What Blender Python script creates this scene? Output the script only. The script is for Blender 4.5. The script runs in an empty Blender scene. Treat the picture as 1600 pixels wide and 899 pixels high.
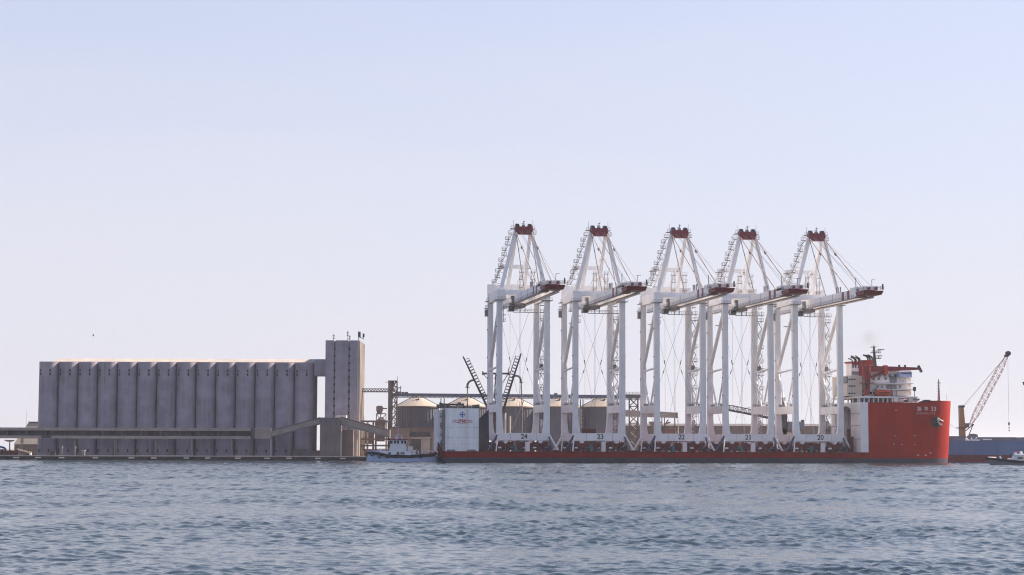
import bpy, math, random
import numpy as np
from mathutils import Vector, Matrix
random.seed(7)
S = bpy.context.scene
C = S.collection
R = math.radians

# ------------------------------------------------------------------ camera
FPX = 2968.0                      # focal length in pixels of the 1600 px wide photograph
CAMH = 5.0
HORY, ROLL = 702.6, 0.003
TH = math.atan((HORY - 449.5) / FPX)
Fw = Vector((0, math.cos(TH), math.sin(TH)))
U0 = Vector((0, -math.sin(TH), math.cos(TH)))
R0 = Vector((1, 0, 0))
Rv = R0 * math.cos(ROLL) + U0 * math.sin(ROLL)
Uv = U0 * math.cos(ROLL) - R0 * math.sin(ROLL)
CP = Vector((0, 0, CAMH))
cam = bpy.data.objects.new('camera', bpy.data.cameras.new('camera'))
C.objects.link(cam)
cam.data.sensor_width = 36
cam.data.lens = FPX / 1600 * 36
cam.data.clip_start = 1
cam.data.clip_end = 60000
m = Matrix((Rv, Uv, -Fw)).transposed().to_4x4()
m.translation = CP
cam.matrix_world = m
S.camera = cam

# ------------------------------------------------------------------ light
HAZE = 0.00005
SUN_AZ, SUN_EL = 22.0, 40.0        # azimuth from +X towards +Y
W = bpy.data.worlds.new('World'); S.world = W; W.use_nodes = True
nt = W.node_tree; nt.nodes.clear()
wo = nt.nodes.new('ShaderNodeOutputWorld'); bg = nt.nodes.new('ShaderNodeBackground')
sky = nt.nodes.new('ShaderNodeTexSky'); sky.sky_type = 'NISHITA'; sky.sun_disc = False
sky.sun_elevation = R(SUN_EL); sky.sun_rotation = R(90 - SUN_AZ)
sky.air_density = 1.0; sky.dust_density = 1.0; sky.ozone_density = 3.0; sky.altitude = 0
tint = nt.nodes.new('ShaderNodeMix'); tint.data_type = 'RGBA'; tint.blend_type = 'MULTIPLY'
tint.inputs[0].default_value = 1.0
tint.inputs[7].default_value = (0.83, 0.89, 1.02, 1)
nt.links.new(sky.outputs[0], tint.inputs[6])
# high thin haze that pales the whole sky, most towards the horizon
geo = nt.nodes.new('ShaderNodeTexCoord'); sep = nt.nodes.new('ShaderNodeSeparateXYZ'); nt.links.new(geo.outputs['Generated'], sep.inputs[0])
mr = nt.nodes.new('ShaderNodeMapRange'); mr.interpolation_type = 'SMOOTHSTEP'
mr.inputs[1].default_value = -.05; mr.inputs[2].default_value = .60; mr.inputs[3].default_value = .98; mr.inputs[4].default_value = .15
nt.links.new(sep.outputs[2], mr.inputs[0])
pale = nt.nodes.new('ShaderNodeMix'); pale.data_type = 'RGBA'
mpg = nt.nodes.new('ShaderNodeMapping'); mpg.inputs['Scale'].default_value = (1.6, 1.6, 9); nt.links.new(geo.outputs['Generated'], mpg.inputs[0])
wisp = nt.nodes.new('ShaderNodeTexNoise'); wisp.inputs['Scale'].default_value = 2.2; wisp.inputs['Detail'].default_value = 5; nt.links.new(mpg.outputs[0], wisp.inputs['Vector'])
wr = nt.nodes.new('ShaderNodeMapRange'); wr.inputs[1].default_value = .3; wr.inputs[2].default_value = .7; wr.inputs[3].default_value = -.05; wr.inputs[4].default_value = .05; nt.links.new(wisp.outputs[0], wr.inputs[0])
wa = nt.nodes.new('ShaderNodeMath'); wa.operation = 'ADD'; wa.use_clamp = True; nt.links.new(mr.outputs[0], wa.inputs[0]); nt.links.new(wr.outputs[0], wa.inputs[1])
nt.links.new(wa.outputs[0], pale.inputs[0]); nt.links.new(tint.outputs[2], pale.inputs[6]); pale.inputs[7].default_value = (4.48, 4.40, 4.90, 1)
nt.links.new(pale.outputs[2], bg.inputs[0])
bg.inputs[1].default_value = 0.088
nt.links.new(bg.outputs[0], wo.inputs[0])
sl = bpy.data.lights.new('sun', 'SUN'); sl.energy = 5.0; sl.angle = R(0.55); sl.color = (1, 0.86, 0.70)
so = bpy.data.objects.new('sun', sl); C.objects.link(so)
sd = Vector((math.cos(R(SUN_EL)) * math.cos(R(SUN_AZ)), math.cos(R(SUN_EL)) * math.sin(R(SUN_AZ)), math.sin(R(SUN_EL))))
so.rotation_euler = (-sd).to_track_quat('-Z', 'Y').to_euler()
so.location = sd * 400
S.view_settings.view_transform = 'Standard'; S.view_settings.look = 'None'
S.view_settings.exposure = 1.02; S.view_settings.gamma = 1.0
S.render.engine = 'CYCLES'
S.cycles.max_bounces = 6; S.cycles.volume_bounces = 0
S.cycles.use_denoising = True; S.cycles.denoising_prefilter = 'NONE'; S.cycles.filter_width = 1.15

# ------------------------------------------------------------------ frames: land = world axes, ship = yawed, origin at the near rail under crane 22
YAW = math.atan(518 / FPX)
AX = Vector((math.cos(YAW), math.sin(YAW), 0)); NX = Vector((-math.sin(YAW), math.cos(YAW), 0))
D0 = 742.0
SO = Vector(((1062.6 - 800) / FPX * D0, D0, 0))

def ray(px, py):
    return Fw + Rv * ((px - 800) / FPX) + Uv * ((449.5 - py) / FPX)
def at(px, py, Y):
    d = ray(px, py); return CP + d * (Y / d.y)
def lx(px, Y, py=690): return at(px, py, Y).x
def lz(py, Y, px=800): return at(px, py, Y).z
def sh(px, py, v):
    d = ray(px, py); t = (v - (CP - SO).dot(NX)) / d.dot(NX)
    p = CP + d * t; return ((p - SO).dot(AX), p.z)
def su(px, v, py=690): return sh(px, py, v)[0]
def sz(py, v, px=1350): return sh(px, py, v)[1]

# ------------------------------------------------------------------ mesh builder
class MB:
    def __init__(s): s.v = []; s.f = []
    def add(s, vs, fs):
        k = len(s.v); s.v += [tuple(p) for p in vs]; s.f += [tuple(i + k for i in f) for f in fs]; return s
    def box(s, x0, y0, z0, x1, y1, z1):
        if x0 > x1: x0, x1 = x1, x0
        if y0 > y1: y0, y1 = y1, y0
        if z0 > z1: z0, z1 = z1, z0
        return s.add([(x0,y0,z0),(x1,y0,z0),(x1,y1,z0),(x0,y1,z0),(x0,y0,z1),(x1,y0,z1),(x1,y1,z1),(x0,y1,z1)],
                     [(0,3,2,1),(4,5,6,7),(0,1,5,4),(1,2,6,5),(2,3,7,6),(3,0,4,7)])
    def tube(s, p0, p1, r, n=6, r1=None, caps=True):
        p0 = Vector(p0); p1 = Vector(p1); d = (p1 - p0).normalized()
        a = d.cross(Vector((0,0,1)) if abs(d.z) < .95 else Vector((0,1,0))).normalized(); b = d.cross(a)
        r1 = r if r1 is None else r1
        vs = [p0 + (a*math.cos(2*math.pi*i/n) + b*math.sin(2*math.pi*i/n))*r for i in range(n)] + \
             [p1 + (a*math.cos(2*math.pi*i/n) + b*math.sin(2*math.pi*i/n))*r1 for i in range(n)]
        fs = [(i, i+n, (i+1)%n+n, (i+1)%n) for i in range(n)]
        if caps: fs += [tuple(range(n)), tuple(range(2*n-1, n-1, -1))]
        return s.add(vs, fs)
    def beam(s, p0, p1, w, h, w1=None, h1=None, side=(1,0,0)):
        p0 = Vector(p0); p1 = Vector(p1); d = (p1 - p0).normalized()
        a = Vector(side); a = (a - d*a.dot(d)); a = a.normalized() if a.length > 1e-4 else Vector((0,1,0)); b = d.cross(a)
        w1 = w1 or w; h1 = h1 or h
        vs = [p0 + a*sx*w/2 + b*sy*h/2 for sx, sy in ((-1,-1),(1,-1),(1,1),(-1,1))] + [p1 + a*sx*w1/2 + b*sy*h1/2 for sx, sy in ((-1,-1),(1,-1),(1,1),(-1,1))]
        return s.add(vs, [(3,2,1,0),(4,5,6,7),(0,1,5,4),(1,2,6,5),(2,3,7,6),(3,0,4,7)])
    def prism(s, poly, a0, a1, axis='z'):
        # poly in the two other axes: z->(x,y), y->(x,z), x->(y,z)
        def mk(p, t): return {'z': (p[0],p[1],t), 'y': (p[0],t,p[1]), 'x': (t,p[0],p[1])}[axis]
        n = len(poly)
        vs = [mk(p, a0) for p in poly] + [mk(p, a1) for p in poly]
        return s.add(vs, [tuple(range(n-1,-1,-1)), tuple(range(n, 2*n))] + [(i,(i+1)%n,(i+1)%n+n,i+n) for i in range(n)])
    def loft(s, rings, caps=True):
        n = len(rings[0]); vs = [p for r in rings for p in r]; fs = []
        for k in range(len(rings)-1):
            for i in range(n): fs.append((k*n+i, k*n+(i+1)%n, (k+1)*n+(i+1)%n, (k+1)*n+i))
        if caps: fs += [tuple(range(n-1,-1,-1)), tuple(range((len(rings)-1)*n, len(rings)*n))]
        return s.add(vs, fs)
    def lathe(s, prof, cx, cy, n=24):
        return s.loft([[(cx + r*math.cos(2*math.pi*i/n), cy + r*math.sin(2*math.pi*i/n), z) for i in range(n)] for r, z in prof])
    def path(s, pts, r, n=6):
        for a, b in zip(pts, pts[1:]): s.tube(a, b, r, n)
        return s
    def rail(s, pts, h=1.1, step=1.6, r=.05):
        for a, b in zip(pts, pts[1:]):
            a = Vector(a); b = Vector(b); L = (b-a).length; k = max(1, int(L/step))
            for i in range(k+1):
                p = a.lerp(b, i/k); s.tube(p, p + Vector((0,0,h)), r, 4)
            s.tube(a + Vector((0,0,h)), b + Vector((0,0,h)), r, 4); s.tube(a + Vector((0,0,h*.5)), b + Vector((0,0,h*.5)), r*.8, 4)
        return s
    def mesh(s, name, mat, org=(0,0,0), smooth=False):
        me = bpy.data.meshes.new(name)
        ox, oy, oz = org
        me.from_pydata([(x-ox, y-oy, z-oz) for x, y, z in s.v], [], s.f)
        me.validate(); me.materials.append(mat)
        import bmesh
        bm = bmesh.new(); bm.from_mesh(me); bmesh.ops.recalc_face_normals(bm, faces=bm.faces); bm.to_mesh(me); bm.free()
        if smooth:
            me.shade_smooth() if hasattr(me, 'shade_smooth') else None
            me.set_sharp_from_angle(angle=R(40))
        return me

class Thing:
    """A top-level object: an Empty at the base in the ship's or the land's frame; parts are its children."""
    def __init__(s, name, label, cat, org, frame='land', group=None):
        s.org = Vector(org); s.frame = frame
        o = bpy.data.objects.new(name, None); C.objects.link(o); o.empty_display_size = .5
        o['label'] = label; o['category'] = cat
        if group: o['group'] = group
        if frame == 'ship':
            o.location = SO + AX*org[0] + NX*org[1] + Vector((0,0,org[2])); o.rotation_euler.z = YAW
        else: o.location = Vector(org)
        s.o = o
    def part(s, name, mb, mat, parent=None, label=None, kind=None, smooth=False):
        o = bpy.data.objects.new(name, mb.mesh(name, mat, s.org, smooth)); C.objects.link(o)
        o.parent = parent or s.o
        if label: o['label'] = label
        if kind: o['kind'] = kind
        return o

def solid(name, mb, mat, label, cat, org, frame='land', group=None, smooth=False):
    o = bpy.data.objects.new(name, mb.mesh(name, mat, org, smooth)); C.objects.link(o)
    if frame == 'ship':
        o.location = SO + AX*org[0] + NX*org[1] + Vector((0,0,org[2])); o.rotation_euler.z = YAW
    else: o.location = Vector(org)
    o['label'] = label; o['category'] = cat
    if group: o['group'] = group
    return o
def structure(name, mb, mat, smooth=False):
    o = bpy.data.objects.new(name, mb.mesh(name, mat, (0,0,0), smooth)); C.objects.link(o); o['kind'] = 'structure'; return o
def copy_tree(o, parent=None):
    c = o.copy(); C.objects.link(c); c.parent = parent
    for ch in list(o.children): copy_tree(ch, c)
    return c
def text_mesh(body, size, mat, name, shear=0.0):
    cu = bpy.data.curves.new(name, 'FONT'); cu.body = body; cu.size = size; cu.align_x = 'CENTER'; cu.align_y = 'CENTER'
    cu.extrude = 0.02; cu.shear = shear; cu.resolution_u = 3; cu.offset = 0.012*size
    t = bpy.data.objects.new(name, cu); C.objects.link(t)
    dg = bpy.context.evaluated_depsgraph_get(); dg.update()
    me = bpy.data.meshes.new_from_object(t.evaluated_get(dg))
    bpy.data.objects.remove(t); me.name = name
    # stand the lettering up: x stays, y -> z
    me.transform(Matrix.Rotation(R(90), 4, 'X'))
    me.materials.clear(); me.materials.append(mat)
    return me

# ------------------------------------------------------------------ materials
def mat(name, col, rough=.6, var=.18, scale=.35, streak=.0, streak_scale=1.2, streak_col=None, metallic=0.0, bump=0.0, spec=.4, spots=0.0, spot_col=(.2,.09,.04), rnd=.05):
    m = bpy.data.materials.new(name); m.use_nodes = True; t = m.node_tree; L = t.links
    b = t.nodes['Principled BSDF']; b.inputs['Roughness'].default_value = rough; b.inputs['Metallic'].default_value = metallic
    b.inputs['Specular IOR Level'].default_value = spec
    tc = t.nodes.new('ShaderNodeTexCoord')
    oi = t.nodes.new('ShaderNodeObjectInfo'); rw = t.nodes.new('ShaderNodeMath'); rw.operation = 'MULTIPLY'; rw.inputs[1].default_value = 60; L.new(oi.outputs['Random'], rw.inputs[0])
    n1 = t.nodes.new('ShaderNodeTexNoise'); n1.inputs['Scale'].default_value = scale; n1.inputs['Detail'].default_value = 6
    n1.noise_dimensions = '4D'; L.new(rw.outputs[0], n1.inputs['W'])
    L.new(tc.outputs['Object'], n1.inputs['Vector'])
    mr = t.nodes.new('ShaderNodeMapRange'); mr.inputs[1].default_value = .3; mr.inputs[2].default_value = .7
    mr.inputs[3].default_value = 1 - var; mr.inputs[4].default_value = 1 + var*.6
    L.new(n1.outputs[0], mr.inputs[0])
    r1 = t.nodes.new('ShaderNodeMapRange'); r1.inputs[3].default_value = 1 - rnd; r1.inputs[4].default_value = 1 + rnd; L.new(oi.outputs['Random'], r1.inputs[0])
    ml = t.nodes.new('ShaderNodeMath'); ml.operation = 'MULTIPLY'; L.new(mr.outputs[0], ml.inputs[0]); L.new(r1.outputs[0], ml.inputs[1])
    mx = t.nodes.new('ShaderNodeVectorMath'); mx.operation = 'SCALE'; mx.inputs[0].default_value = col[:3]
    L.new(ml.outputs[0], mx.inputs['Scale'])
    out = mx.outputs[0]
    if streak > 0:
        mp = t.nodes.new('ShaderNodeMapping'); mp.inputs['Scale'].default_value = (streak_scale, streak_scale, streak_scale*.05)
        L.new(tc.outputs['Object'], mp.inputs[0])
        n2 = t.nodes.new('ShaderNodeTexNoise'); n2.inputs['Scale'].default_value = 1.0; n2.inputs['Detail'].default_value = 5; n2.noise_dimensions = '4D'; L.new(rw.outputs[0], n2.inputs['W'])
        L.new(mp.outputs[0], n2.inputs['Vector'])
        r2 = t.nodes.new('ShaderNodeMapRange'); r2.inputs[1].default_value = .45; r2.inputs[2].default_value = .72; r2.inputs[3].default_value = 0; r2.inputs[4].default_value = streak
        L.new(n2.outputs[0], r2.inputs[0])
        m2 = t.nodes.new('ShaderNodeMix'); m2.data_type = 'RGBA'
        L.new(r2.outputs[0], m2.inputs[0]); L.new(out, m2.inputs[6])
        m2.inputs[7].default_value = (*(streak_col or [c*.45 for c in col[:3]]), 1)
        out = m2.outputs[2]
    if spots > 0:
        n3 = t.nodes.new('ShaderNodeTexNoise'); n3.inputs['Scale'].default_value = scale*4; n3.inputs['Detail'].default_value = 8; n3.noise_dimensions = '4D'; L.new(rw.outputs[0], n3.inputs['W'])
        L.new(tc.outputs['Object'], n3.inputs['Vector'])
        r3 = t.nodes.new('ShaderNodeMapRange'); r3.inputs[1].default_value = .62; r3.inputs[2].default_value = .75; r3.inputs[3].default_value = 0; r3.inputs[4].default_value = spots
        L.new(n3.outputs[0], r3.inputs[0])
        m3 = t.nodes.new('ShaderNodeMix'); m3.data_type = 'RGBA'; L.new(r3.outputs[0], m3.inputs[0]); L.new(out, m3.inputs[6]); m3.inputs[7].default_value = (*spot_col, 1)
        out = m3.outputs[2]
    L.new(out, b.inputs['Base Color'])
    if bump > 0:
        bp = t.nodes.new('ShaderNodeBump'); bp.inputs['Strength'].default_value = bump; bp.inputs['Distance'].default_value = .1
        L.new(n1.outputs[0], bp.inputs['Height']); L.new(bp.outputs[0], b.inputs['Normal'])
    return m

M = {}
M['white'] = mat('white_paint', (.87,.85,.85), .45, .10, .25, .12, .9, (.5,.46,.44))
M['stay'] = mat('weathered_stay_paint', (.44,.37,.33), .6, .15, .5)
M['white_b'] = mat('white_ship_paint', (.82,.78,.77), .5, .08, .3, .14, 1.0, (.45,.36,.30), spots=.2)
M['cream'] = mat('cream_paint', (.72,.65,.58), .55, .12, .3, .2, .9, (.42,.33,.27))
M['casing'] = mat('stained_white_casing', (.86,.865,.88), .5, .12, .25, .45, .5, (.45,.37,.27), spots=.25, spot_col=(.45,.36,.24))
M['red'] = mat('red_hull_paint', (.41,.022,.014), .55, .2, .12, .55, .5, (.24,.026,.024), spec=.12, spots=.25, spot_col=(.22,.06,.04))
M['deckred'] = mat('dark_red_paint', (.105,.018,.024), .65, .22, .5, .3, .8, (.12,.02,.02), spots=.25)
M['apexred'] = mat('maroon_paint', (.19,.018,.036), .5, .12, .5)
M['deckhull'] = mat('dull_red_hull_paint', (.27,.018,.017), .65, .25, .12, .5, .45, (.13,.02,.024), spec=.1, spots=.3, spot_col=(.12,.05,.04))
M['upperred'] = mat('deck_crane_red_paint', (.27,.032,.036), .5, .15, .4, .2, .8)
M['boot'] = mat('dark_antifouling', (.042,.042,.066), .6, .25, .3, .4, .5, (.09,.05,.05))
M['blue'] = mat('blue_strut_paint', (.045,.075,.16), .5, .15, .5)
M['teal'] = mat('teal_machine_paint', (.04,.16,.17), .5, .2, .8)
M['dark'] = mat('dark_steel', (.055,.055,.065), .5, .25, .8)
M['grey'] = mat('grey_steel', (.22,.21,.22), .5, .2, .6, .2)
M['rail'] = mat('galvanised_rail', (.26,.24,.25), .5, .2, .8)
M['rope'] = mat('steel_rope', (.24,.22,.23), .5, .2, 1)
M['glass'] = mat('dark_glass', (.02,.03,.045), .08, .1, .5, spec=.8)
M['concrete'] = mat('silo_concrete', (.335,.298,.345), .85, .34, .16, .9, .75, (.37,.34,.36), bump=.2, spots=.35, spot_col=(.15,.14,.15))
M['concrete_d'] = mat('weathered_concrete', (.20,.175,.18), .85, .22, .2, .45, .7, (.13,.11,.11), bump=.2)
M['concrete_l'] = mat('pale_and_sunlit_concrete', (.47,.41,.36), .8, .16, .2, .2, .8)  # also puts sunlight into ribs, columns and lacing
M['shed'] = mat('brown_shed_cladding', (.21,.165,.15), .7, .18, .3, .35, 1.2, (.12,.09,.09))
M['gallery'] = mat('gallery_cladding', (.33,.285,.265), .7, .18, .35, .3, .9, (.17,.14,.14), spots=.3)
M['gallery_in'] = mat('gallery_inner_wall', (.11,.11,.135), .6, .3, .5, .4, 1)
M['bluegrey'] = mat('blue_grey_cladding', (.15,.17,.23), .6, .18, .4, .25)
M['bin'] = mat('galvanised_bin_sheet', (.155,.155,.19), .55, .14, .25, .35, 1.1, (.19,.175,.18), metallic=.15)
M['binroof'] = mat('bin_roof_sheet', (.43,.37,.31), .6, .1, .3, .2, .7)
M['rust'] = mat('rusty_steel', (.14,.075,.055), .7, .3, .8)
M['frame'] = mat('brown_painted_frame', (.15,.125,.125), .6, .2, .6)
M['quay'] = mat('quay_concrete', (.42,.36,.32), .85, .22, .3)
M['quayface'] = mat('dark_quay_face', (.07,.062,.065), .8, .3, .4, .4, 1)  # much darker than the quay top, streaked
M['fender'] = mat('pale_fender', (.70,.64,.58), .6, .2, 1)
M['ground'] = mat('port_ground', (.27,.235,.21), .9, .2, .05)
M['carrierblue'] = mat('blue_carrier_paint', (.12,.205,.36), .5, .14, .12, .3, .4, (.06,.10,.2))
M['carrierred'] = mat('carrier_antifouling', (.15,.045,.055), .6, .2, .2, .3, .5)
M['hatch'] = mat('hatch_cover_grey', (.19,.21,.25), .55, .15, .3, .2)
M['tan'] = mat('tan_crane_paint', (.42,.24,.12), .5, .15, .5, .3, 1)
M['jib'] = mat('pink_grey_jib', (.62,.50,.48), .5, .15, .8)
M['boat'] = mat('boat_pale_blue', (.50,.60,.84), .4, .1, .5)
M['boatwhite'] = mat('boat_white', (.76,.76,.78), .4, .08, .6)
M['rubber'] = mat('black_rubber', (.03,.03,.036), .7, .3, 1)
M['orange'] = mat('lifeboat_orange', (.55,.07,.03), .4, .1, .6)
M['ink'] = mat('black_lettering_and_shade', (.025,.025,.03), .5, .1, 1)
M['inkred'] = mat('red_lettering', (.42,.03,.05), .5, .1, 1)
M['inkblue'] = mat('blue_lettering', (.07,.17,.42), .5, .1, 1)
M['inkpale'] = mat('pale_lettering', (.66,.58,.58), .5, .1, 1)
M['inkfaint'] = mat('worn_pale_lettering', (.50,.28,.28), .5, .1, 1)
M['brick'] = mat('brown_block', (.19,.10,.085), .8, .25, .6)

# ------------------------------------------------------------------ water
WSLOPE = .23
def build_water():
    y0, y1, ratio = 56.0, 1000.0, 1.0017
    ys = [y0]
    while ys[-1] < y1: ys.append(ys[-1]*ratio)
    ys = np.array(ys); nr = len(ys)
    nc = 640; kk = np.linspace(-.31, .31, nc)
    Yg = np.repeat(ys[:,None], nc, 1); Xg = (Yg + 45)*kk[None,:]
    rng = np.random.default_rng(3)
    spacing = np.maximum(Yg*(ratio-1), (Yg + 45)*(kk[1]-kk[0]))
    H = np.zeros_like(Yg); DX = np.zeros_like(Yg); DY = np.zeros_like(Yg)
    # patches of stronger and weaker chop (gusts)
    gust = np.zeros_like(Yg)
    for _ in range(14):
        lam = rng.uniform(14, 70); a = rng.uniform(0, 2*math.pi); ph = rng.uniform(0, 6.28)
        gust += np.sin(2*math.pi/lam*(Xg*math.cos(a) + Yg*math.sin(a)) + ph)
    gust = np.clip(1 + gust*.10, .55, 1.6)
    NW = 130; tot = 0
    comps = []
    for i in range(NW):
        lam = .26*(3.8/.26)**rng.uniform(0, 1)
        comps.append((lam, R(-95) + rng.normal(0, .95), rng.uniform(.5, 1.3)/(1 + (lam/2.1)**2), rng.uniform(0, 6.28)))
    slope = math.sqrt(sum(c[2]**2 for c in comps)/2)
    comps += [(2.4*(7/2.4)**rng.uniform(0,1), R(-95) + rng.normal(0,.9), -rng.uniform(.5,1.3), rng.uniform(0,6.28)) for _ in range(36)]
    open_w = np.clip((Yg-130)/220, 0, 1)
    lost = np.zeros_like(H)
    for lam, a, st, p0 in comps:
        k = 2*math.pi/lam
        amp = st*WSLOPE/slope/k
        far = st < 0; st = abs(st)
        if far: amp = st*WSLOPE*.62/(math.sqrt(36*.81/2))/k
        fade = np.clip((lam/spacing - 1.9)/1.4, 0, 1)
        ph = k*(Xg*math.cos(a) + Yg*math.sin(a)) + p0
        A = amp*fade*gust
        if far: A = A*open_w
        else: lost += (st*WSLOPE/slope)**2*(1-fade)**2/2
        H += A*np.cos(ph); DX -= .9*A*math.cos(a)*np.sin(ph); DY -= .9*A*math.sin(a)*np.sin(ph)
    edge = np.ones_like(H); edge[-40:] *= np.linspace(1, 0, 40)[:,None]; edge[:, :6] *= np.linspace(0,1,6)[None,:]; edge[:, -6:] *= np.linspace(1,0,6)[None,:]; edge[:6] *= np.linspace(0,1,6)[:,None]
    H *= edge; DX *= edge; DY *= edge
    co = np.stack([Xg+DX, Yg+DY, H], -1).reshape(-1, 3)
    idx = np.arange(nr*nc).reshape(nr, nc)
    q = np.stack([idx[:-1,:-1], idx[:-1,1:], idx[1:,1:], idx[1:,:-1]], -1).reshape(-1, 4)
    me = bpy.data.meshes.new('water')
    nv = len(co); B = 14000.0
    ylast = ys[-1]
    ext = np.array([(-B,-B,0),(B,-B,0),(B,y0,0),(-B,y0,0),(-B,ylast,0),(B,ylast,0),(-B,B,0),(B,B,0)])
    co = np.concatenate([co, ext]); e = nv
    a, b_, c_, d_ = int(idx[0,0]), int(idx[0,-1]), int(idx[-1,-1]), int(idx[-1,0])
    extra = [(e, e+1, e+2, e+3), (e+3, a, d_, e+4), (b_, e+2, e+5, c_), (e+4, e+5, e+7, e+6)]
    q = np.concatenate([q, np.array(extra)])
    me.vertices.add(len(co)); me.vertices.foreach_set('co', co.astype(np.float32).ravel())
    me.loops.add(q.size); me.loops.foreach_set('vertex_index', q.astype(np.int32).ravel())
    me.polygons.add(len(q)); me.polygons.foreach_set('loop_start', (np.arange(len(q))*4).astype(np.int32))
    me.polygons.foreach_set('use_smooth', np.ones(len(q), bool))
    me.update(calc_edges=True)
    # chop too fine for the mesh is kept as surface roughness, stored on the vertices
    at_ = me.attributes.new('fine_chop', 'FLOAT', 'POINT')
    at_.data.foreach_set('value', np.concatenate([np.clip(.05 + np.sqrt(lost.ravel())*.55, 0, .2), np.full(8, .4)]).astype(np.float32))
    m = bpy.data.materials.new('sea_water'); m.use_nodes = True; t = m.node_tree; L = t.links
    b = t.nodes['Principled BSDF']; b.inputs['Base Color'].default_value = (.024,.038,.047,1); b.inputs['Roughness'].default_value = .10; b.inputs['IOR'].default_value = 1.333
    b.inputs['Specular IOR Level'].default_value = .5
    tc = t.nodes.new('ShaderNodeTexCoord')
    n1 = t.nodes.new('ShaderNodeTexNoise'); n1.inputs['Scale'].default_value = 2.6; n1.inputs['Detail'].default_value = 4
    L.new(tc.outputs['Object'], n1.inputs['Vector'])
    n2 = t.nodes.new('ShaderNodeTexNoise'); n2.inputs['Scale'].default_value = .55; n2.inputs['Detail'].default_value = 3
    L.new(tc.outputs['Object'], n2.inputs['Vector'])
    b1 = t.nodes.new('ShaderNodeBump'); b1.inputs['Strength'].default_value = .5; b1.inputs['Distance'].default_value = .042; L.new(n1.outputs[0], b1.inputs['Height'])
    b2 = t.nodes.new('ShaderNodeBump'); b2.inputs['Strength'].default_value = .5; b2.inputs['Distance'].default_value = .06; L.new(n2.outputs[0], b2.inputs['Height']); L.new(b1.outputs[0], b2.inputs['Normal'])
    L.new(b2.outputs[0], b.inputs['Normal'])
    ra = t.nodes.new('ShaderNodeAttribute'); ra.attribute_name = 'fine_chop'; L.new(ra.outputs['Fac'], b.inputs['Roughness'])
    me.materials.append(m)
    o = bpy.data.objects.new('water', me); C.objects.link(o); o['kind'] = 'structure'
build_water()

# ------------------------------------------------------------------ quay and land
QY = 802.0; QZ = 2.0
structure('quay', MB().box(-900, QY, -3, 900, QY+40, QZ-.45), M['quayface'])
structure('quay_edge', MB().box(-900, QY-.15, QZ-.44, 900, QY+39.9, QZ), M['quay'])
structure('ground', MB().box(-9000, QY+40.1, -3, 9000, 9000, QZ-.03), M['ground'])
FW_ = 'small pale fender on the quay face '
for px, where in ((26, 'below the brown block wall panels'), (60, 'below the left corner of the silo'), (97, 'below the second silo bay from the left'), (150, 'below the third silo bay from the left'),
                  (206, 'below the fifth silo bay from the left'), (241, 'below the sixth silo bay from the left'), (292, 'below the eighth silo bay from the left'), (325, 'below the ninth silo bay from the left'),
                  (372, 'below the fourth silo bay from the right'), (418, 'below the box house of the gallery'), (452, 'below the second silo bay from the right'), (497, 'below the sky gap beside the silo'), (536, 'below the lit corner of the transfer tower')):
    x = lx(px, QY)
    solid('fender', MB().box(x-1.1, QY-.75, .75, x+1.1, QY-.02, 1.25), M['fender'], FW_ + where, 'fender', (x, QY-.4, .75), group='fenders along the silo quay')

# ------------------------------------------------------------------ silo
SY = 826.0
s_l, s_r = lx(61, SY+3.9, 600), lx(491, SY+3.9, 600)
NB = 14; bw = (s_r - s_l)/NB; ztop = lz(566, SY, 270); SD = 17.0
silo = Thing('grain_silo', 'long grey concrete grain silo block of rounded bays with sunlit roof strip', 'silo', ((s_l+s_r)/2, SY, QZ))
def bay_mb():
    half = bw/2; ang = R(85); rad = half/math.sin(ang); n = 18
    pts = [(rad*math.sin(-ang + 2*ang*i/n), -(rad*math.cos(-ang + 2*ang*i/n) - rad*math.cos(ang))) for i in range(n+1)]
    pts += [(half, 6.0), (-half, 6.0)]
    return pts
bp = bay_mb()
bulge = -min(p[1] for p in bp)
zb = QZ
bay_mesh = None
win_up = MB().box(-.32,-.2,0,.32,.6,.95).box(-.28,-.2,-1.75,.28,.6,-.45)
for i in range(NB):
    cx = s_l + bw*(i+.5)
    org = Vector((cx, SY+bulge, 0))
    if bay_mesh is None:
        bay_mesh = MB().prism(bp, zb, ztop).mesh('bay', M['concrete'], (0,0,0), True)
        wm = win_up.mesh('window', M['dark']); wm2 = MB().box(-.3,-.2,0,.3,.6,1.3).mesh('lower_window', M['dark'])
    o = bpy.data.objects.new('bay', bay_mesh); C.objects.link(o); o.parent = silo.o
    o.location = org - silo.org - Vector((0, 0, 0))
    for fx in (-.34, .16):
        half = bw/2; ang = R(85); rad = half/math.sin(ang); x = fx*bw
        yy = -(math.sqrt(rad*rad - x*x) - rad*math.cos(ang))
        for me, z in ((wm, lz(581, SY, 270)), (wm2, QZ+1.4)):
            w = bpy.data.objects.new(me.name.split('.')[0], me); C.objects.link(w); w.parent = o; w.location = (x, yy, z)
zoff = silo.org.z
for o in silo.o.children: o.location.z = -zoff
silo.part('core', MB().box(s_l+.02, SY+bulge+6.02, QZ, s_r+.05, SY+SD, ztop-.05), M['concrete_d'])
zr = lz(560.3, SY+7, 270)
# hipped roof strip rising back from the front edge
x0, x1 = lx(72, SY), lx(506, SY)
silo.part('roof', MB().loft([[(x0, SY+bulge+.4, ztop+.03), (x1, SY+bulge+.4, ztop+.03), (x1, SY+SD-1, ztop+.03), (x0, SY+SD-1, ztop+.03)],
                             [(x0+3.2, SY+bulge+6.0, zr), (x1, SY+bulge+6.0, zr), (x1, SY+SD-5, zr), (x0+3.2, SY+SD-5, zr)]]), M['concrete_l'])
silo.part('parapet', MB().box(s_l-.05, SY+bulge-.02, ztop+.002, s_r+.1, SY+bulge+.35, ztop+.25), M['concrete'])

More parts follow.
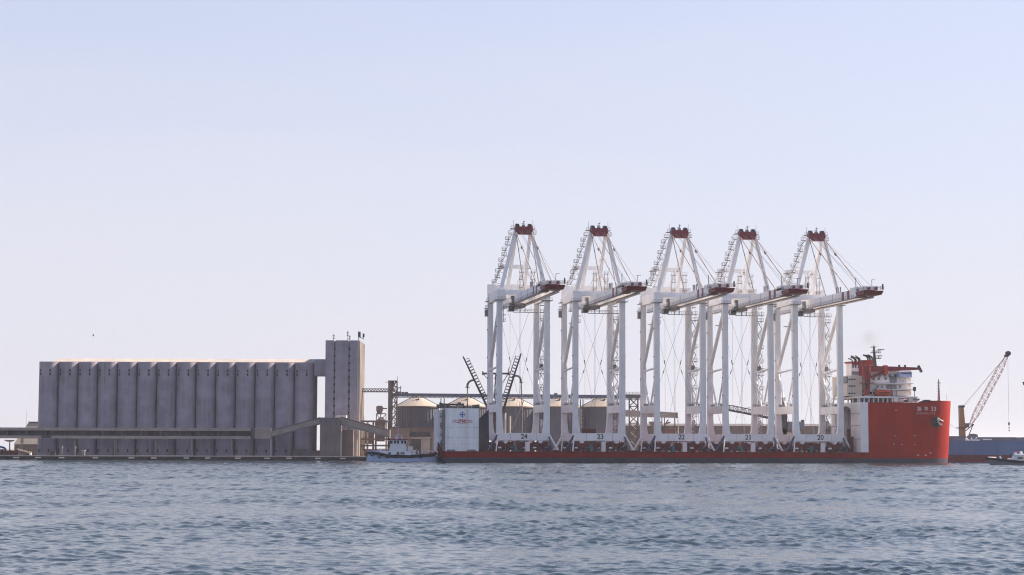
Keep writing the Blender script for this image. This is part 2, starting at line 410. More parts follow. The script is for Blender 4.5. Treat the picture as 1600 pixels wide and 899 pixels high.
TY = 824.0
twl, twr = lx(508, TY, 600), lx(558.7, TY, 600); twt = lz(532, TY, 535); TD = 27.0
tower = Thing('silo_headhouse', 'tall square concrete head house tower right of the silo with antennas on top', 'tower', ((twl+twr)/2, TY, QZ))
def tx(px): return lx(px, TY, 600)
tower.part('core', MB().box(twl+.05, TY+.7, QZ, twr-.05, TY+TD, twt-.3), M['concrete'])
for a, b in ((508, 521), (523.6, 544), (546.8, 558.7)):
    tower.part('wall_panel', MB().box(tx(a), TY, QZ, tx(b), TY+.72, twt), M['concrete'])
for a, b in ((521,523.6), (544,546.8)):
    for k in range(13):
        z = lz(545+11.2*k, TY, 535)
        if z < 20: continue
        tower.part('window', MB().box(tx(a)+.03, TY+.5, z-.55, tx(a)+.62, TY+.75, z+.55), M['dark'])
for k in range(5):   # vertical ribs of the right hand side, sunlit stripes put into their paler colour
    y = TY + 1.5 + k*(TD-2.5)/4
    tower.part('rib', MB().box(twr-.03, y-.8, QZ, twr+1.0, y+.8, twt-.1-.06*k), M['concrete_l'])
tower.part('bridge', MB().box(s_r+.2, SY+1.6, lz(587, SY, 500), twl-.02, SY+12, lz(561.5, SY, 500)), M['concrete'])
for px, y0_, y1_ in ((519,532,522),(541,532,517),(544,532,524)):
    x = tx(px); z1 = lz(y1_, TY+5, px); b = MB().tube((x,TY+5,twt-.3),(x,TY+5,z1), .12, 5)
    for k in range(3): b.box(x-.45, TY+4.9, z1-2.2+.7*k, x+.45, TY+5.1, z1-1.9+.7*k)
    tower.part('antenna', b, M['grey'])
b = MB(); x = tx(559); z1 = lz(518, TY+3, 560); b.tube((x,TY+3,twt-.3),(x,TY+3,z1),.18,5); b.box(x-.3,TY+2.6,z1-2.6,x+.8,TY+3.4,z1-.2)
b.tube((x,TY+3,z1-2.4),(x+2,TY+3,z1-3.2),.15,5); b.tube((x+2,TY+3,z1-3.6),(x+2,TY+3,z1-.9),.12,5); b.box(x+1.7,TY+2.8,z1-2.6,x+2.5,TY+3.2,z1-1)
tower.part('floodlight_mast', b, M['dark'])

# gallery along the quay
GY = 812.0
def gx(px): return lx(px, GY)
def gz(py, px=300): return lz(py, GY, px)
gal = Thing('conveyor_gallery', 'long horizontal conveyor gallery on posts running along the quay before the silo', 'conveyor gallery', (gx(200), GY, QZ))
g0, g1 = gx(-60), gx(391)
gal.part('roof_beam', MB().box(g0, GY, gz(673.6), g1, GY+5, gz(669)), M['gallery'])
gal.part('floor_beam', MB().box(g0, GY+.1, gz(686), g1, GY+5, gz(681.6)), M['gallery'])
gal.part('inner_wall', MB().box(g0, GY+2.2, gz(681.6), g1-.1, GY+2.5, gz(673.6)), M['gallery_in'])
for px in list(range(-50, 391, 30)): 
    x = gx(px); gal.part('post', MB().box(x-.22, GY+.3, gz(681.6), x+.22, GY+.8, gz(673.6)), M['frame'])
for a, b_ in ((7,18),(44,51),(65,76),(230,240),(297,304),(333,337),(357,390)):
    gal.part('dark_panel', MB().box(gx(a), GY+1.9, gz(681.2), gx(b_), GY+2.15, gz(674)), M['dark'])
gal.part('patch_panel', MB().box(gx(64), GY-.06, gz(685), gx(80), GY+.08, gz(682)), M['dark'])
for px in (32, 115.5, 179, 242, 298.5, 361, 423):
    x = gx(px)
    t = MB().beam((x,GY+1,QZ),(x,GY+1,gz(686)),.34,.34).beam((x,GY+4,QZ),(x,GY+4,gz(686)),.34,.34)
    for k in range(3):
        za, zb_ = QZ + k*2.3, QZ + (k+1)*2.3
        t.tube((x,GY+1,za),(x,GY+4,zb_),.1,4)
    gal.part('trestle', t, M['gallery'])
bx_ = Thing('transfer_box', 'square box house at the right end of the horizontal gallery', 'conveyor house', (gx(411), GY, QZ))
bx_.part('wall', MB().box(gx(398.5), GY-.3, gz(685.3), gx(424), GY+5.2, gz(669.3)), M['gallery'])
bx_.part('roof', MB().box(gx(398), GY-.4, gz(669.3), gx(424.6), GY+5.4, gz(668.6)), M['concrete_l'])
bx_.part('end_plate', MB().box(gx(422.4), GY-.45, gz(674), gx(424.8), GY-.25, gz(669.2)), M['concrete_l'])
bx_.part('connector', MB().box(gx(391.2), GY+.6, gz(685.6), gx(398.4), GY+4.6, gz(668.9)), M['gallery_in'])
bx_.part('leg', MB().beam((gx(423),GY+1,QZ),(gx(423),GY+1,gz(685.3)),.5,.5), M['concrete_l'])
def incline(name, label, p0, p1, Y0, h0=11, frame='land'):
    (xa, ya), (xb, yb) = p0, p1
    A = Vector((lx(xa,Y0), Y0, lz(ya,Y0,xa))); B = Vector((lx(xb,Y0), Y0, lz(yb,Y0,xb))); hh = h0/3.65
    t = Thing(name, label, 'conveyor gallery', (A.x, Y0, QZ))
    t.part('side_wall', MB().add([A, B, B+Vector((0,0,hh)), A+Vector((0,0,hh)), A+Vector((0,4,0)), B+Vector((0,4,0)), B+Vector((0,4,hh)), A+Vector((0,4,hh))],
        [(0,1,2,3),(4,5,6,7),(0,1,5,4),(3,2,6,7),(0,3,7,4),(1,2,6,5)]), M['gallery'])
    for f, hgt in ((0,.35),(hh-.5,.5)):
        t.part('edge_beam', MB().beam(A+Vector((0,-.1,f+.25)), B+Vector((0,-.1,f+.25)), .3, hgt, side=(0,1,0)), M['concrete_d'])
    return t
incline('conveyor_gallery', 'inclined conveyor gallery climbing from the box house to the transfer tower', (424,683.5),(500,663), GY)
incline('conveyor_gallery', 'inclined conveyor gallery sloping down right from the transfer tower to the shed', (532,664),(609,685), GY, 13)
tt = Thing('transfer_tower', 'squat brown concrete transfer tower at the foot of the head house', 'tower', (gx(516), GY, QZ))
tt.part('wall', MB().box(gx(500.2), GY-1.2, QZ, gx(531.6), GY+7, gz(653.5,516)), M['concrete_d'])
tt.part('parapet', MB().box(gx(499.8), GY-1.35, gz(653.5,516), gx(532), GY+7.1, gz(652.6,516)), M['concrete'])
tt.part('ledge', MB().box(gx(500), GY-1.32, gz(683,516), gx(531.8), GY-1.15, gz(681.5,516)), M['concrete_d'])
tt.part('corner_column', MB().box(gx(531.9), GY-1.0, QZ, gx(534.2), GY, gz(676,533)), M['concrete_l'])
tt.part('side_wall', MB().box(gx(534.3), GY+2, QZ, gx(551), GY+6.5, gz(672,540)), M['shed'])
tt.part('machine_housing', MB().prism([(gx(521),gz(653,525)),(gx(526),gz(649,525)),(gx(540.5),gz(649,525)),(gx(540.5),gz(662,525)),(gx(532.5),gz(662,525)),(gx(532.5),gz(653,525))], GY+1, GY+5, 'y'), M['cream'])
tt.part('lit_column', MB().box(gx(553.4), GY+1.8, QZ, gx(557.3), GY+3.8, gz(687,555)), M['concrete_l'])  # sunlight on this column put into its pale colour
annex = solid('low_annex', MB().box(lx(458,820), 819.5, QZ, lx(499,820), 824, lz(704,820,480)).box(lx(461,820), 819.6, QZ, lx(475,820), 823, lz(701.5,820,480)), M['concrete_d'], 'low plain annex block at the right foot of the silo', 'annex', (lx(478,820), 820, QZ))

# structures between head house and elevator
HY = 832.0
def hx(px): return lx(px, HY)
def hz(py, px=600): return lz(py, HY, px)
hop = Thing('hopper_house', 'dark hopper house with framed legs and rooftop cyclones right of the head house', 'hopper', (hx(585), HY, QZ))
for px in (569, 574, 583, 587, 603.6):
    hop.part('column', MB().box(hx(px)-.4, HY, QZ, hx(px)+.4, HY+.8, hz(659 if px>572 else 672)), M['concrete_l'] if px in (569,574,603.6) else M['frame'])  # the pale columns have their sunlight in the colour
for py in (658.5, 686.5, 696.5):
    hop.part('platform', MB().box(hx(564), HY-.3, hz(py)-.35, hx(606), HY+6, hz(py)+.35), M['frame'])
hop.part('hopper', MB().loft([[(hx(588.5),HY+.5,hz(690)),(hx(600),HY+.5,hz(690)),(hx(600),HY+5,hz(690)),(hx(588.5),HY+5,hz(690))],
    [(hx(588),HY+.2,hz(657)),(hx(601),HY+.2,hz(657)),(hx(601),HY+5.2,hz(657)),(hx(588),HY+5.2,hz(657))],
    [(hx(592.5),HY+2,hz(652)),(hx(597),HY+2,hz(652)),(hx(597),HY+3.4,hz(652)),(hx(592.5),HY+3.4,hz(652))]]), M['frame'])
hop.part('small_hopper', MB().loft([[(hx(569.5),HY+.5,hz(694)),(hx(582.5),HY+.5,hz(694)),(hx(582.5),HY+5,hz(694)),(hx(569.5),HY+5,hz(694))],
    [(hx(569.5),HY+.3,hz(668)),(hx(582.5),HY+.3,hz(668)),(hx(582.5),HY+5.2,hz(668)),(hx(569.5),HY+5.2,hz(668))],
    [(hx(575),HY+2,hz(662.5)),(hx(577),HY+2,hz(662.5)),(hx(577),HY+3.4,hz(662.5)),(hx(575),HY+3.4,hz(662.5))]]), M['shed'])
f = MB()
for px in (587.5, 594, 602.6):
    f.tube((hx(px),HY+1,hz(659)),(hx(px),HY+1,hz(646.5)),.18,4)
f.tube((hx(587.5),HY+1,hz(646.5)),(hx(602.6),HY+1,hz(646.5)),.22,4); f.tube((hx(587.5),HY+1,hz(647)),(hx(594),HY+1,hz(657)),.13,4); f.tube((hx(602.6),HY+1,hz(647)),(hx(595),HY+1,hz(657)),.13,4)
hop.part('frame', f, M['frame'])
for px in (589.3, 593.2):
    c = MB().lathe([(.25,hz(648)),(.9,hz(642)),(.95,hz(635.5)),(.3,hz(634))], hx(px+1), HY+1.5, 8); hop.part('cyclone', c, M['shed'])
hop.part('duct', MB().path([(hx(594),HY+1.5,hz(636)),(hx(598),HY+1.5,hz(638.5)),(hx(604),HY+1.5,hz(638.5))],.3,5), M['frame'])
hop.part('low_wall', MB().box(hx(567), HY-2, QZ, hx(606), HY-1, hz(702)), M['brick'])
hop.part('cabin', MB().box(hx(562), HY-5, QZ, hx(570), HY-3, hz(704)), M['shed'])

EY = 836.0
def ex(px): return lx(px, EY)
def ez(py, px=613): return lz(py, EY, px)
el = Thing('elevator_tower', 'brown lattice bucket elevator tower with a solid left face between head house and bins', 'tower', (ex(613), EY, QZ))
el.part('shaft', MB().box(ex(605.8), EY, QZ, ex(611), EY+4, ez(596)), M['frame'])
lat = MB()
for px in (611.6, 619.2):
    for yy in (EY+.2, EY+4): lat.beam((ex(px),yy,QZ),(ex(px),yy,ez(595.5)),.35,.35)
nk = 14; zt = ez(595.5); dz = (zt-QZ)/nk
for k in range(nk):
    za, zb_ = QZ+dz*k, QZ+dz*(k+1)
    for yy in (EY+.2, EY+4):
        lat.tube((ex(611.6),yy,zb_),(ex(619.2),yy,zb_),.13,4)
        lat.tube((ex(611.6),yy,za if k%2 else zb_),(ex(619.2),yy,zb_ if k%2 else za),.14,4)
    lat.tube((ex(615),EY+1.5,za),(ex(617),EY+2.5,zb_),.25,4)
el.part('lattice_frame', lat, M['frame'])
el.part('head_cap', MB().box(ex(605.4), EY-.2, ez(596), ex(620), EY+4.3, ez(594.8)), M['dark'])
el.part('head_panel', MB().box(ex(610.8), EY+.45, ez(611), ex(614.5), EY+4, ez(596)), M['frame'])
el.part('side_platform', MB().box(ex(620.2), EY, ez(606.6), ex(625.8), EY+4, ez(605.6)).box(ex(620.2), EY, ez(615.5), ex(625.8), EY+4, ez(612)).box(ex(620),EY+.1,ez(615.5),ex(621),EY+.6,ez(605)).box(ex(624.8),EY+.1,ez(615.5),ex(625.8),EY+.6,ez(603)), M['frame'])
el.part('arm', MB().box(ex(600.5), EY+1, ez(597.6), ex(605.7), EY+1.6, ez(596.9)), M['grey'])
el.part('aerial', MB().tube((ex(620),EY+1,ez(596)),(ex(620),EY+1,ez(588)),.1,4), M['grey'])
tb = Thing('link_gallery', 'thin truss walkway bridging the head house and the elevator tower', 'walkway', (ex(585), EY+1, ez(613)))
t = MB(); xa, xb = twr+1.1, ex(605.6)
t.box(xa, EY+1, ez(613,585), xb, EY+3.4, ez(611.3,585)); t.box(xa, EY+1, ez(607.8,585), xb, EY+3.4, ez(607,585))
tb.part('deck', t, M['frame'])
t = MB(); nn = 9
for k in range(nn):
    p = xa + (xb-xa)*k/nn; q = xa + (xb-xa)*(k+1)/nn
    t.tube((p,EY+1.1,ez(611.3,585)),((p+q)/2,EY+1.1,ez(607.8,585)),.16,4).tube(((p+q)/2,EY+1.1,ez(607.8,585)),(q,EY+1.1,ez(611.3,585)),.16,4)
tb.part('truss', t, M['grey'])

# long overhead gallery to the bins
BY = 866.0
OY = 852.0
def ox(px): return lx(px, OY, 618)
def oz(py, px=800): return lz(py, OY, px)
og = Thing('overhead_conveyor', 'long blue grey overhead conveyor bridge running above the round grain bins', 'conveyor bridge', (ox(800), OY, QZ))
def sl_y(px): return 614.5 + (px-612)*.0085
A0, A1 = 612, 1000
def slab(mb, ya, yb, y0_, y1_):
    pts = [(ox(A0), oz(sl_y(A0)+yb, A0)), (ox(A1), oz(sl_y(A1)+yb, A1)), (ox(A1), oz(sl_y(A1)+ya, A1)), (ox(A0), oz(sl_y(A0)+ya, A0))]
    return mb.prism(pts, y0_, y1_, 'y')
og.part('cladding', slab(MB(), 0, 5, OY, OY+3.5), M['bluegrey'])
og.part('bottom_chord', slab(MB(), 6.0, 6.7, OY-.1, OY+3.6), M['frame'])
t = MB()
for k in range(A0+4, A1, 7):
    t.tube((ox(k),OY,oz(sl_y(k)+5,k)),(ox(k),OY,oz(sl_y(k)+6.1,k)),.15,4)
og.part('hanger', t, M['frame'], kind='stuff')
for px in (689, 694, 907, 911):
    t = MB().beam((ox(px),OY+.5,QZ),(ox(px),OY+.5,oz(sl_y(px)+7.5,px)),.45,.45); 
    og.part('support_column', t, M['frame'])
t = MB()
for k in range(12):
    za = QZ + k*1.75; t.tube((ox(907),OY+.5,za),(ox(911),OY+.5,za+1.75),.14,4)
og.part('column_lacing', t, M['concrete_l'])  # paler than the columns, the sunlight is painted in
tw = MB(); xa, xb = ox(983.5), ox(997); zt = oz(622,990)
for x in (xa, xb):
    for yy in (OY, OY+3.5): tw.beam((x,yy,QZ),(x,yy,zt),.4,.4)
for k in range(7):
    za, zb_ = QZ + (zt-QZ)*k/7, QZ + (zt-QZ)*(k+1)/7
    for yy in (OY, OY+3.5):
        tw.tube((xa,yy,za),(xb,yy,zb_),.17,4).tube((xb,yy,za),(xa,yy,zb_),.17,4).tube((xa,yy,zb_),(xb,yy,zb_),.15,4)
og.part('lattice_tower', tw, M['frame'])
t = MB().box(ox(975), OY-.3, oz(619.5,985), ox(1001), OY+4, oz(616.5,985)).rail([(ox(975),OY-.2,oz(616.5,985)),(ox(1001),OY-.2,oz(616.5,985))],1.0,1.2,.08)
og.part('end_platform', t, M['frame'])
for px in (628, 634, 868):
    og.part('vent_box', MB().box(ox(px)-.6, OY+1, oz(sl_y(px),px), ox(px)+.9, OY+2.5, oz(sl_y(px)-2.2,px)), M['frame'])

# grain bins
bin_px = [652, 728, 801.5, 872, 942]
blabels = ['round steel grain bin beside the lattice elevator tower', 'round steel grain bin partly hidden behind the white stern casing',
           'round steel grain bin framed by the leftmost crane, behind raised bucket booms', 'round steel grain bin in the gap between the two leftmost cranes', 'round steel grain bin at the right end of the row, beside the lattice gallery tower']
ze, za_ = lz(636, BY, 780), lz(619.6, BY, 780); br = 9.7
for px, lab in zip(bin_px, blabels):
    x = lx(px, BY)
    b = Thing('grain_bin', lab, 'grain bin', (x, BY, QZ), group='row of round grain bins')
    b.part('wall', MB().lathe([(br, QZ), (br, ze)], x, BY, 40), M['bin'], smooth=True)
    rf = b.part('roof', MB().lathe([(br+.35, ze-.1), (br+.35, ze+.12), (.9, za_-.1), (.9, za_+.25), (.05, za_+.3)], x, BY, 40), M['binroof'], smooth=False)
    t = MB()
    for k in range(40):
        a = 2*math.pi*k/40 + .05
        t.box(x+(br+.05)*math.cos(a)-.11, BY+(br+.05)*math.sin(a)-.11, QZ, x+(br+.05)*math.cos(a)+.11, BY+(br+.05)*math.sin(a)+.11, ze-.12)
    b.part('stiffener', t, M['bin'], kind='stuff')
    b.part('eave_ring', MB().lathe([(br+.1, ze-.55), (br+.42, ze-.5), (br+.42, ze-.12), (br+.1, ze-.12)], x, BY, 40), M['frame'])
    t = MB().beam((x-2.2,BY-4.6,ze+2.2),(x+.4,BY-4.2,ze+3.0),.7,.5).tube((x+.2,BY-4.2,ze+2.4),(x+.8,BY-4.4,ze+3.6),.35,5)
    b.part('roof_vent', t, M['dark'], parent=rf)
    for a_ in (-.06, math.pi+.06): b.part('roof_edge_rail', MB().tube((x+(br+.3)*math.cos(a_),BY-(br)*abs(math.sin(a_)),ze+.3),(x+.9*math.cos(a_),BY,za_+.35),.17,4), M['frame'], parent=rf)
    t = MB()
    for s_ in (-1, 1): t.tube((x+s_*.4+1.2,BY-9.4,ze+.2),(x+s_*.2+1.2,BY-3.4,ze+3.3),.07,4)
    b.part('roof_ladder', t, M['grey'], parent=rf)

# shed before the first bin
HB = 834.0
def bx2(px): return lx(px, HB)
def bz(py, px=650): return lz(py, HB, px)
shed = Thing('intake_shed', 'brown clad intake shed with a dark window strip in front of the first bin', 'shed', (bx2(645), HB, QZ))
shed.part('wall', MB().box(bx2(609), HB+.3, QZ, bx2(690), HB+12, bz(668.7)), M['shed'])
shed.part('left_bay', MB().box(bx2(608.6), HB-.4, QZ, bx2(640), HB+.32, bz(669.6)), M['shed'])
shed.part('window_strip', MB().box(bx2(641.3), HB+.05, bz(681.5), bx2(672), HB+.35, bz(675)), M['dark'])
shed.part('lintel', MB().box(bx2(640.4), HB-.2, bz(686), bx2(674), HB+.34, bz(683)), M['gallery'])
shed.part('door_shade_plate', MB().box(bx2(643.5), HB+.1, QZ, bx2(657.5), HB+.33, bz(687)), M['dark'])  # dark plate on the wall, painted shade of the open door
shed.part('sliding_door', MB().box(bx2(657.8), HB-.1, QZ, bx2(672), HB+.25, bz(686.5)), M['gallery'])
shed.part('roof_edge', MB().box(bx2(608), HB-.5, bz(668.7), bx2(690.5), HB+12.2, bz(667.9)), M['frame'])
shed.part('right_bay', MB().box(bx2(674.4), HB-.3, QZ, bx2(690), HB+.31, bz(669.8)), M['shed'])

# grain unloader on the quay behind crane 24
UY = 812.0
def ux(px): return lx(px, UY, 620)
def uz(py, px=775): return lz(py, UY, px)
un = Thing('grain_unloader', 'dark grain unloader with two raised bucket booms spread in a V behind crane 24', 'ship unloader', (ux(776), UY, QZ))
t = MB()
for px in (768, 785):
    for yy in (UY, UY+6): t.beam((ux(px),yy,QZ),(ux(775),yy,uz(640)),.6,.6)
    t.box(ux(px)-.9, UY-.5, QZ, ux(px)+.9, UY+6.5, QZ+1.2)
un.part('portal', t, M['rust'])
t = MB()
for a, b in ((771.5,774.5),(779.5,776)):
    t.beam((ux(a),UY+3,uz(642)),(ux(b),UY+3,uz(582)),.5,.5)
for k in range(6):
    z0_, z1_ = uz(642-k*10), uz(632-k*10); t.tube((ux(772),UY+3,z0_),(ux(779),UY+3,z1_),.15,4)
un.part('mast', t, M['frame'])
un.part('cross_arm', MB().beam((ux(754),UY+3,uz(583.5)),(ux(795),UY+3,uz(583.5)),.8,.8).box(ux(754)-.3,UY+2.6,uz(586),ux(754)+.3,UY+3.4,uz(580)).box(ux(795)-.3,UY+2.6,uz(586),ux(795)+.3,UY+3.4,uz(580)), M['frame'])
un.part('stay', MB().tube((ux(755),UY+3,uz(584)),(ux(771),UY+3,uz(604)),.15,4).tube((ux(794),UY+3,uz(584)),(ux(781),UY+3,uz(604)),.15,4), M['frame'])
un.part('machine_deck', MB().box(ux(764), UY, uz(645), ux(790), UY+6, uz(641)), M['rust'])
for (p0, p1, sgn) in (((764,642),(723,557),1), ((786,642),(814,552),-1)):
    P0 = Vector((ux(p0[0]),UY+3,uz(p0[1]))); P1 = Vector((ux(p1[0]),UY+3,uz(p1[1]))); d = (P1-P0).normalized(); nrm = Vector((d.z,0,-d.x)) if sgn>0 else Vector((-d.z,0,d.x))
    bo = un.part('boom', MB().beam(P0, P1, 1.3, 1.0, .9, .6, side=(0,1,0)), M['dark'])
    t = MB(); L_ = (P1-P0).length; n = 15
    for k in range(n):
        p = P0 + d*(L_*(.15+.8*k/n)) ; q = p + nrm*1.9
        t.tube(p + nrm*.4, q, .16, 4); t.tube(q, q + d*1.1, .19, 4); t.tube(q + d*1.1, p + d*1.1 + nrm*.4, .1, 4)
    un.part('bucket_chain', t, M['grey'], parent=bo, kind='stuff')
def arcpipe(pts, r): return MB().path(pts, r, 6)
un.part('spout', arcpipe([(ux(742),UY+3,uz(593.5)),(ux(738),UY+3,uz(594)),(ux(734),UY+3,uz(595.5)),(ux(731),UY+3,uz(598.5)),(ux(730),UY+3,uz(602)),(ux(730),UY+3,uz(606))],.5), M['frame'])
un.part('down_pipe', MB().tube((ux(730),UY+3,uz(606)),(ux(730),UY+3,uz(640)),.28,5).box(ux(726),UY+2.5,uz(605.5),ux(734),UY+3.5,uz(604.7)), M['frame'])
un.part('spout', arcpipe([(ux(800),UY+3,uz(589)),(ux(806),UY+3,uz(586.5)),(ux(811),UY+3,uz(588)),(ux(813.6),UY+3,uz(592)),(ux(814.4),UY+3,uz(598))],.5), M['frame'])
un.part('down_pipe', MB().tube((ux(814.4),UY+3,uz(598)),(ux(816),UY+3,uz(640)),.28,5).tube((ux(816),UY+3,uz(640)),(ux(815),UY+3,uz(690)),.35,5).box(ux(811),UY+2.5,uz(597.5),ux(818),UY+3.5,uz(596.7)), M['frame'])
t = MB().lathe([(.5,QZ),(.55,uz(645))], ux(789), UY+2, 6).lathe([(.4,QZ),(.45,uz(650))], ux(797), UY+2, 6)
un.part('leg_pipe', t, M['concrete_l'])
un.part('ladder', MB().tube((ux(800),UY+1,uz(672)),(ux(819),UY+1,uz(625)),.16,4), M['grey'])

# conveyor boom and hopper seen through crane 22
KY = 846.0
def kx(px): return lx(px, KY, 650)
def kz(py, px=1020): return lz(py, KY, px)
kb = Thing('conveyor_boom', 'grey boxed conveyor boom jutting right with a hopper below behind crane 22', 'conveyor', (kx(1018), KY, QZ))
kb.part('casing', MB().prism([(kx(975),kz(651)),(kx(1057),kz(653)),(kx(1057.5),kz(645)),(kx(1030),kz(643)),(kx(975),kz(641))], KY, KY+4, 'y'), M['gallery'])
kb.part('rib', MB().box(kx(1057.6), KY-.2, kz(653.5), kx(1059), KY+4.2, kz(644.5)), M['frame'])
kb.part('hopper', MB().loft([[(kx(1019),KY+1,kz(668)),(kx(1027),KY+1,kz(668)),(kx(1027),KY+3,kz(668)),(kx(1019),KY+3,kz(668))],[(kx(1014),KY,kz(659)),(kx(1035),KY,kz(659)),(kx(1035),KY+4,kz(659)),(kx(1014),KY+4,kz(659))]]), M['shed'])
t = MB()
for px in (1012, 1036, 1040, 1056):
    t.beam((kx(px),KY+2,QZ),(kx(px)-.4,KY+2,kz(652)),.4,.4)
t.tube((kx(1036),KY+2,kz(672)),(kx(1044),KY+2,kz(656)),.25,4).tube((kx(1040),KY+2,kz(662)),(kx(1048),KY+2,kz(660)),.3,4)
kb.part('trestle', t, M['frame'])
kb.part('feed_bin', MB().box(kx(1036), KY+.5, QZ, kx(1055), KY+3.5, kz(671)), M['brick'])
t = MB()
for k in range(8): t.tube((kx(1056),KY+1,QZ+2+k*1.2),(kx(1060),KY+1,QZ+3.2+k*1.2),.12,4)
t.tube((kx(1060),KY+1,QZ),(kx(1060),KY+1,kz(652)),.14,4)
kb.part('lacing', t, M['concrete_l'])

# long low warehouse behind the cranes
WY = 900.0
wh = Thing('warehouse', 'long low brown warehouse behind the cranes with a thin pale roof line', 'warehouse', (lx(1160,WY), WY, QZ))
x0, x1 = lx(960, WY), lx(1420, WY); zt = lz(665.8, WY, 1160)
wh.part('wall', MB().box(x0, WY, QZ, x1, WY+26, zt), M['shed'])
wh.part('roof', MB().prism([(WY-.4, zt), (WY+26.4, zt), (WY+13, zt+1.2)], x0-.3, x1+.3, 'x'), M['frame'])
for k in range(17):
    x = x0 + (x1-x0)*(k+.5)/17
    wh.part('pilaster', MB().box(x-.4, WY-.5, QZ, x+.4, WY+.02, zt-.1), M['gallery'])
    if k % 2: wh.part('door', MB().box(x+1.6, WY-.2, QZ, x+6, WY+.02, QZ+6), M['frame'])

# mobile harbour crane behind crane 21
CY = 850.0
def cx_(px): return lx(px, CY, 650)
def cz(py, px=1225): return lz(py, CY, px)
hc = Thing('mobile_harbour_crane', 'dark mobile harbour crane with a near level lattice jib behind crane 21', 'crane', (cx_(1230), CY, QZ))
hc.part('tower', MB().box(cx_(1222), CY, cz(678), cx_(1230), CY+3, cz(640)).box(cx_(1223.5), CY+.3, cz(640), cx_(1227.5), CY+2.6, cz(621)), M['dark'])
hc.part('machine_house', MB().box(cx_(1231), CY-.2, cz(669.5), cx_(1256), CY+4, cz(659)).box(cx_(1253), CY, cz(669), cx_(1256.5), CY+3.5, cz(656)), M['bluegrey'])
hc.part('chassis', MB().box(cx_(1214), CY-1, QZ, cx_(1250), CY+5, QZ+2.4).box(cx_(1220), CY, QZ+2.4, cx_(1245), CY+4, cz(670)), M['frame'])
hc.part('cab', MB().box(cx_(1229), CY-.6, cz(690), cx_(1237), CY+1, cz(676)), M['concrete_l'])
def lattice(p0, p1, w, n, r0=.13, r1=.09, up=(0,0,1)):
    t = MB(); p0 = Vector(p0); p1 = Vector(p1); d = (p1-p0).normalized(); b = Vector((0,1,0)); a = d.cross(b).normalized()
    cs = [(sa*a + sb*b) for sa, sb in ((-1,-1),(1,-1),(1,1),(-1,1))]
    def wd(k): f = k/n; return w*.5*min(1, .35+4*f, .35+4*(1-f))
    P = lambda i, k: p0.lerp(p1, k/n) + cs[i]*wd(k)
    for i in range(4):
        for k in range(n):
            t.tube(P(i,k), P(i,k+1), r0, 4)
            j = (i+1) % 4
            t.tube(P(i,k), P(j,k+1), r1, 3) if k % 2 else t.tube(P(j,k), P(i,k+1), r1, 3)
            t.tube(P(i,k), P(j,k), r1, 3)
    return t
hc.part('jib', lattice((cx_(1226),CY+1.5,cz(655)),(cx_(1128),CY+1.5,cz(634.5,1128)), 2.4, 16, .2, .13), M['frame'])
hc.part('jib_walkway', MB().beam((cx_(1226),CY+.4,cz(657.5)),(cx_(1128),CY+.4,cz(639,1128)),.9,.55), M['dark'])
hc.part('pendant', MB().tube((cx_(1225.5),CY+1.5,cz(622)),(cx_(1160),CY+1.5,cz(640)),.09,4), M['rope'])

# left edge: sheds, canopies, wall and odds on the quay
LY = 850.0
lb = Thing('gabled_store', 'small tan roofed store left of the silo behind the gallery', 'store', (lx(45,LY), LY, QZ))
lb.part('wall', MB().box(lx(22.5,LY), LY, QZ, lx(60,LY), LY+10, lz(694.5,LY,40)), M['shed'])
lb.part('roof', MB().loft([[(lx(21.5,LY),LY-.4,lz(694.4,LY,40)),(lx(61,LY),LY-.4,lz(694.4,LY,40)),(lx(61,LY),LY+16,lz(694.4,LY,40)),(lx(21.5,LY),LY+16,lz(694.4,LY,40))],
    [(lx(38,LY),LY+7,lz(659.5,LY,40)),(lx(61,LY),LY+7,lz(659.5,LY,40)),(lx(61,LY),LY+9,lz(659.5,LY,40)),(lx(38,LY),LY+9,lz(659.5,LY,40))]]), M['binroof'])
lb.part('ridge', MB().box(lx(37.5,LY), LY+6.5, lz(659.4,LY,40), lx(61,LY), LY+9.3, lz(658.7,LY,40)), M['frame'])
cn = Thing('canopy_stand', 'flat canopy on one slim post at the left end of the quay', 'canopy', (lx(15,QY+15), QY+15, QZ))
cy = QY+15
cn.part('canopy', MB().loft([[(lx(12,cy),cy-1,lz(690.5,cy,15)),(lx(18,cy),cy-1,lz(690.5,cy,15)),(lx(18,cy),cy+1,lz(690.5,cy,15)),(lx(12,cy),cy+1,lz(690.5,cy,15))],[(lx(7,cy),cy-2,lz(687.5,cy,15)),(lx(23,cy),cy-2,lz(687.5,cy,15)),(lx(23,cy),cy+2,lz(687.5,cy,15)),(lx(7,cy),cy+2,lz(687.5,cy,15))]]), M['concrete_l'])
cn.part('post', MB().tube((lx(15.3,cy),cy,QZ),(lx(15.3,cy),cy,lz(690,cy,15)),.25,6), M['frame'])
for i, (a, b) in enumerate(((-30,2.5),(4,15),(17,28),(31,44))):
    solid('block_wall', MB().box(lx(a,QY+20), QY+20, QZ, lx(b,QY+20), QY+20.8, lz(704,QY+20,20)).box(lx(b,QY+20)-.1, QY+19.8, QZ, lx(b,QY+20)+.45, QY+21, lz(703,QY+20,20)), M['brick'],
          ['brown block wall panel cut by the left edge of the photo', 'brown block wall panel under the single post canopy', 'brown block wall panel between the canopy post and the dark trestle', 'brown block wall panel nearest the silo, by the ramp'][i], 'wall', (lx((a+b)/2,QY+20), QY+20, QZ), group='block wall panels at the left of the quay')
tk = Thing('covered_truck', 'truck with a dark arched cover at the left edge of the quay', 'truck', (lx(2,QY+26), QY+26, QZ))
ty = QY+26
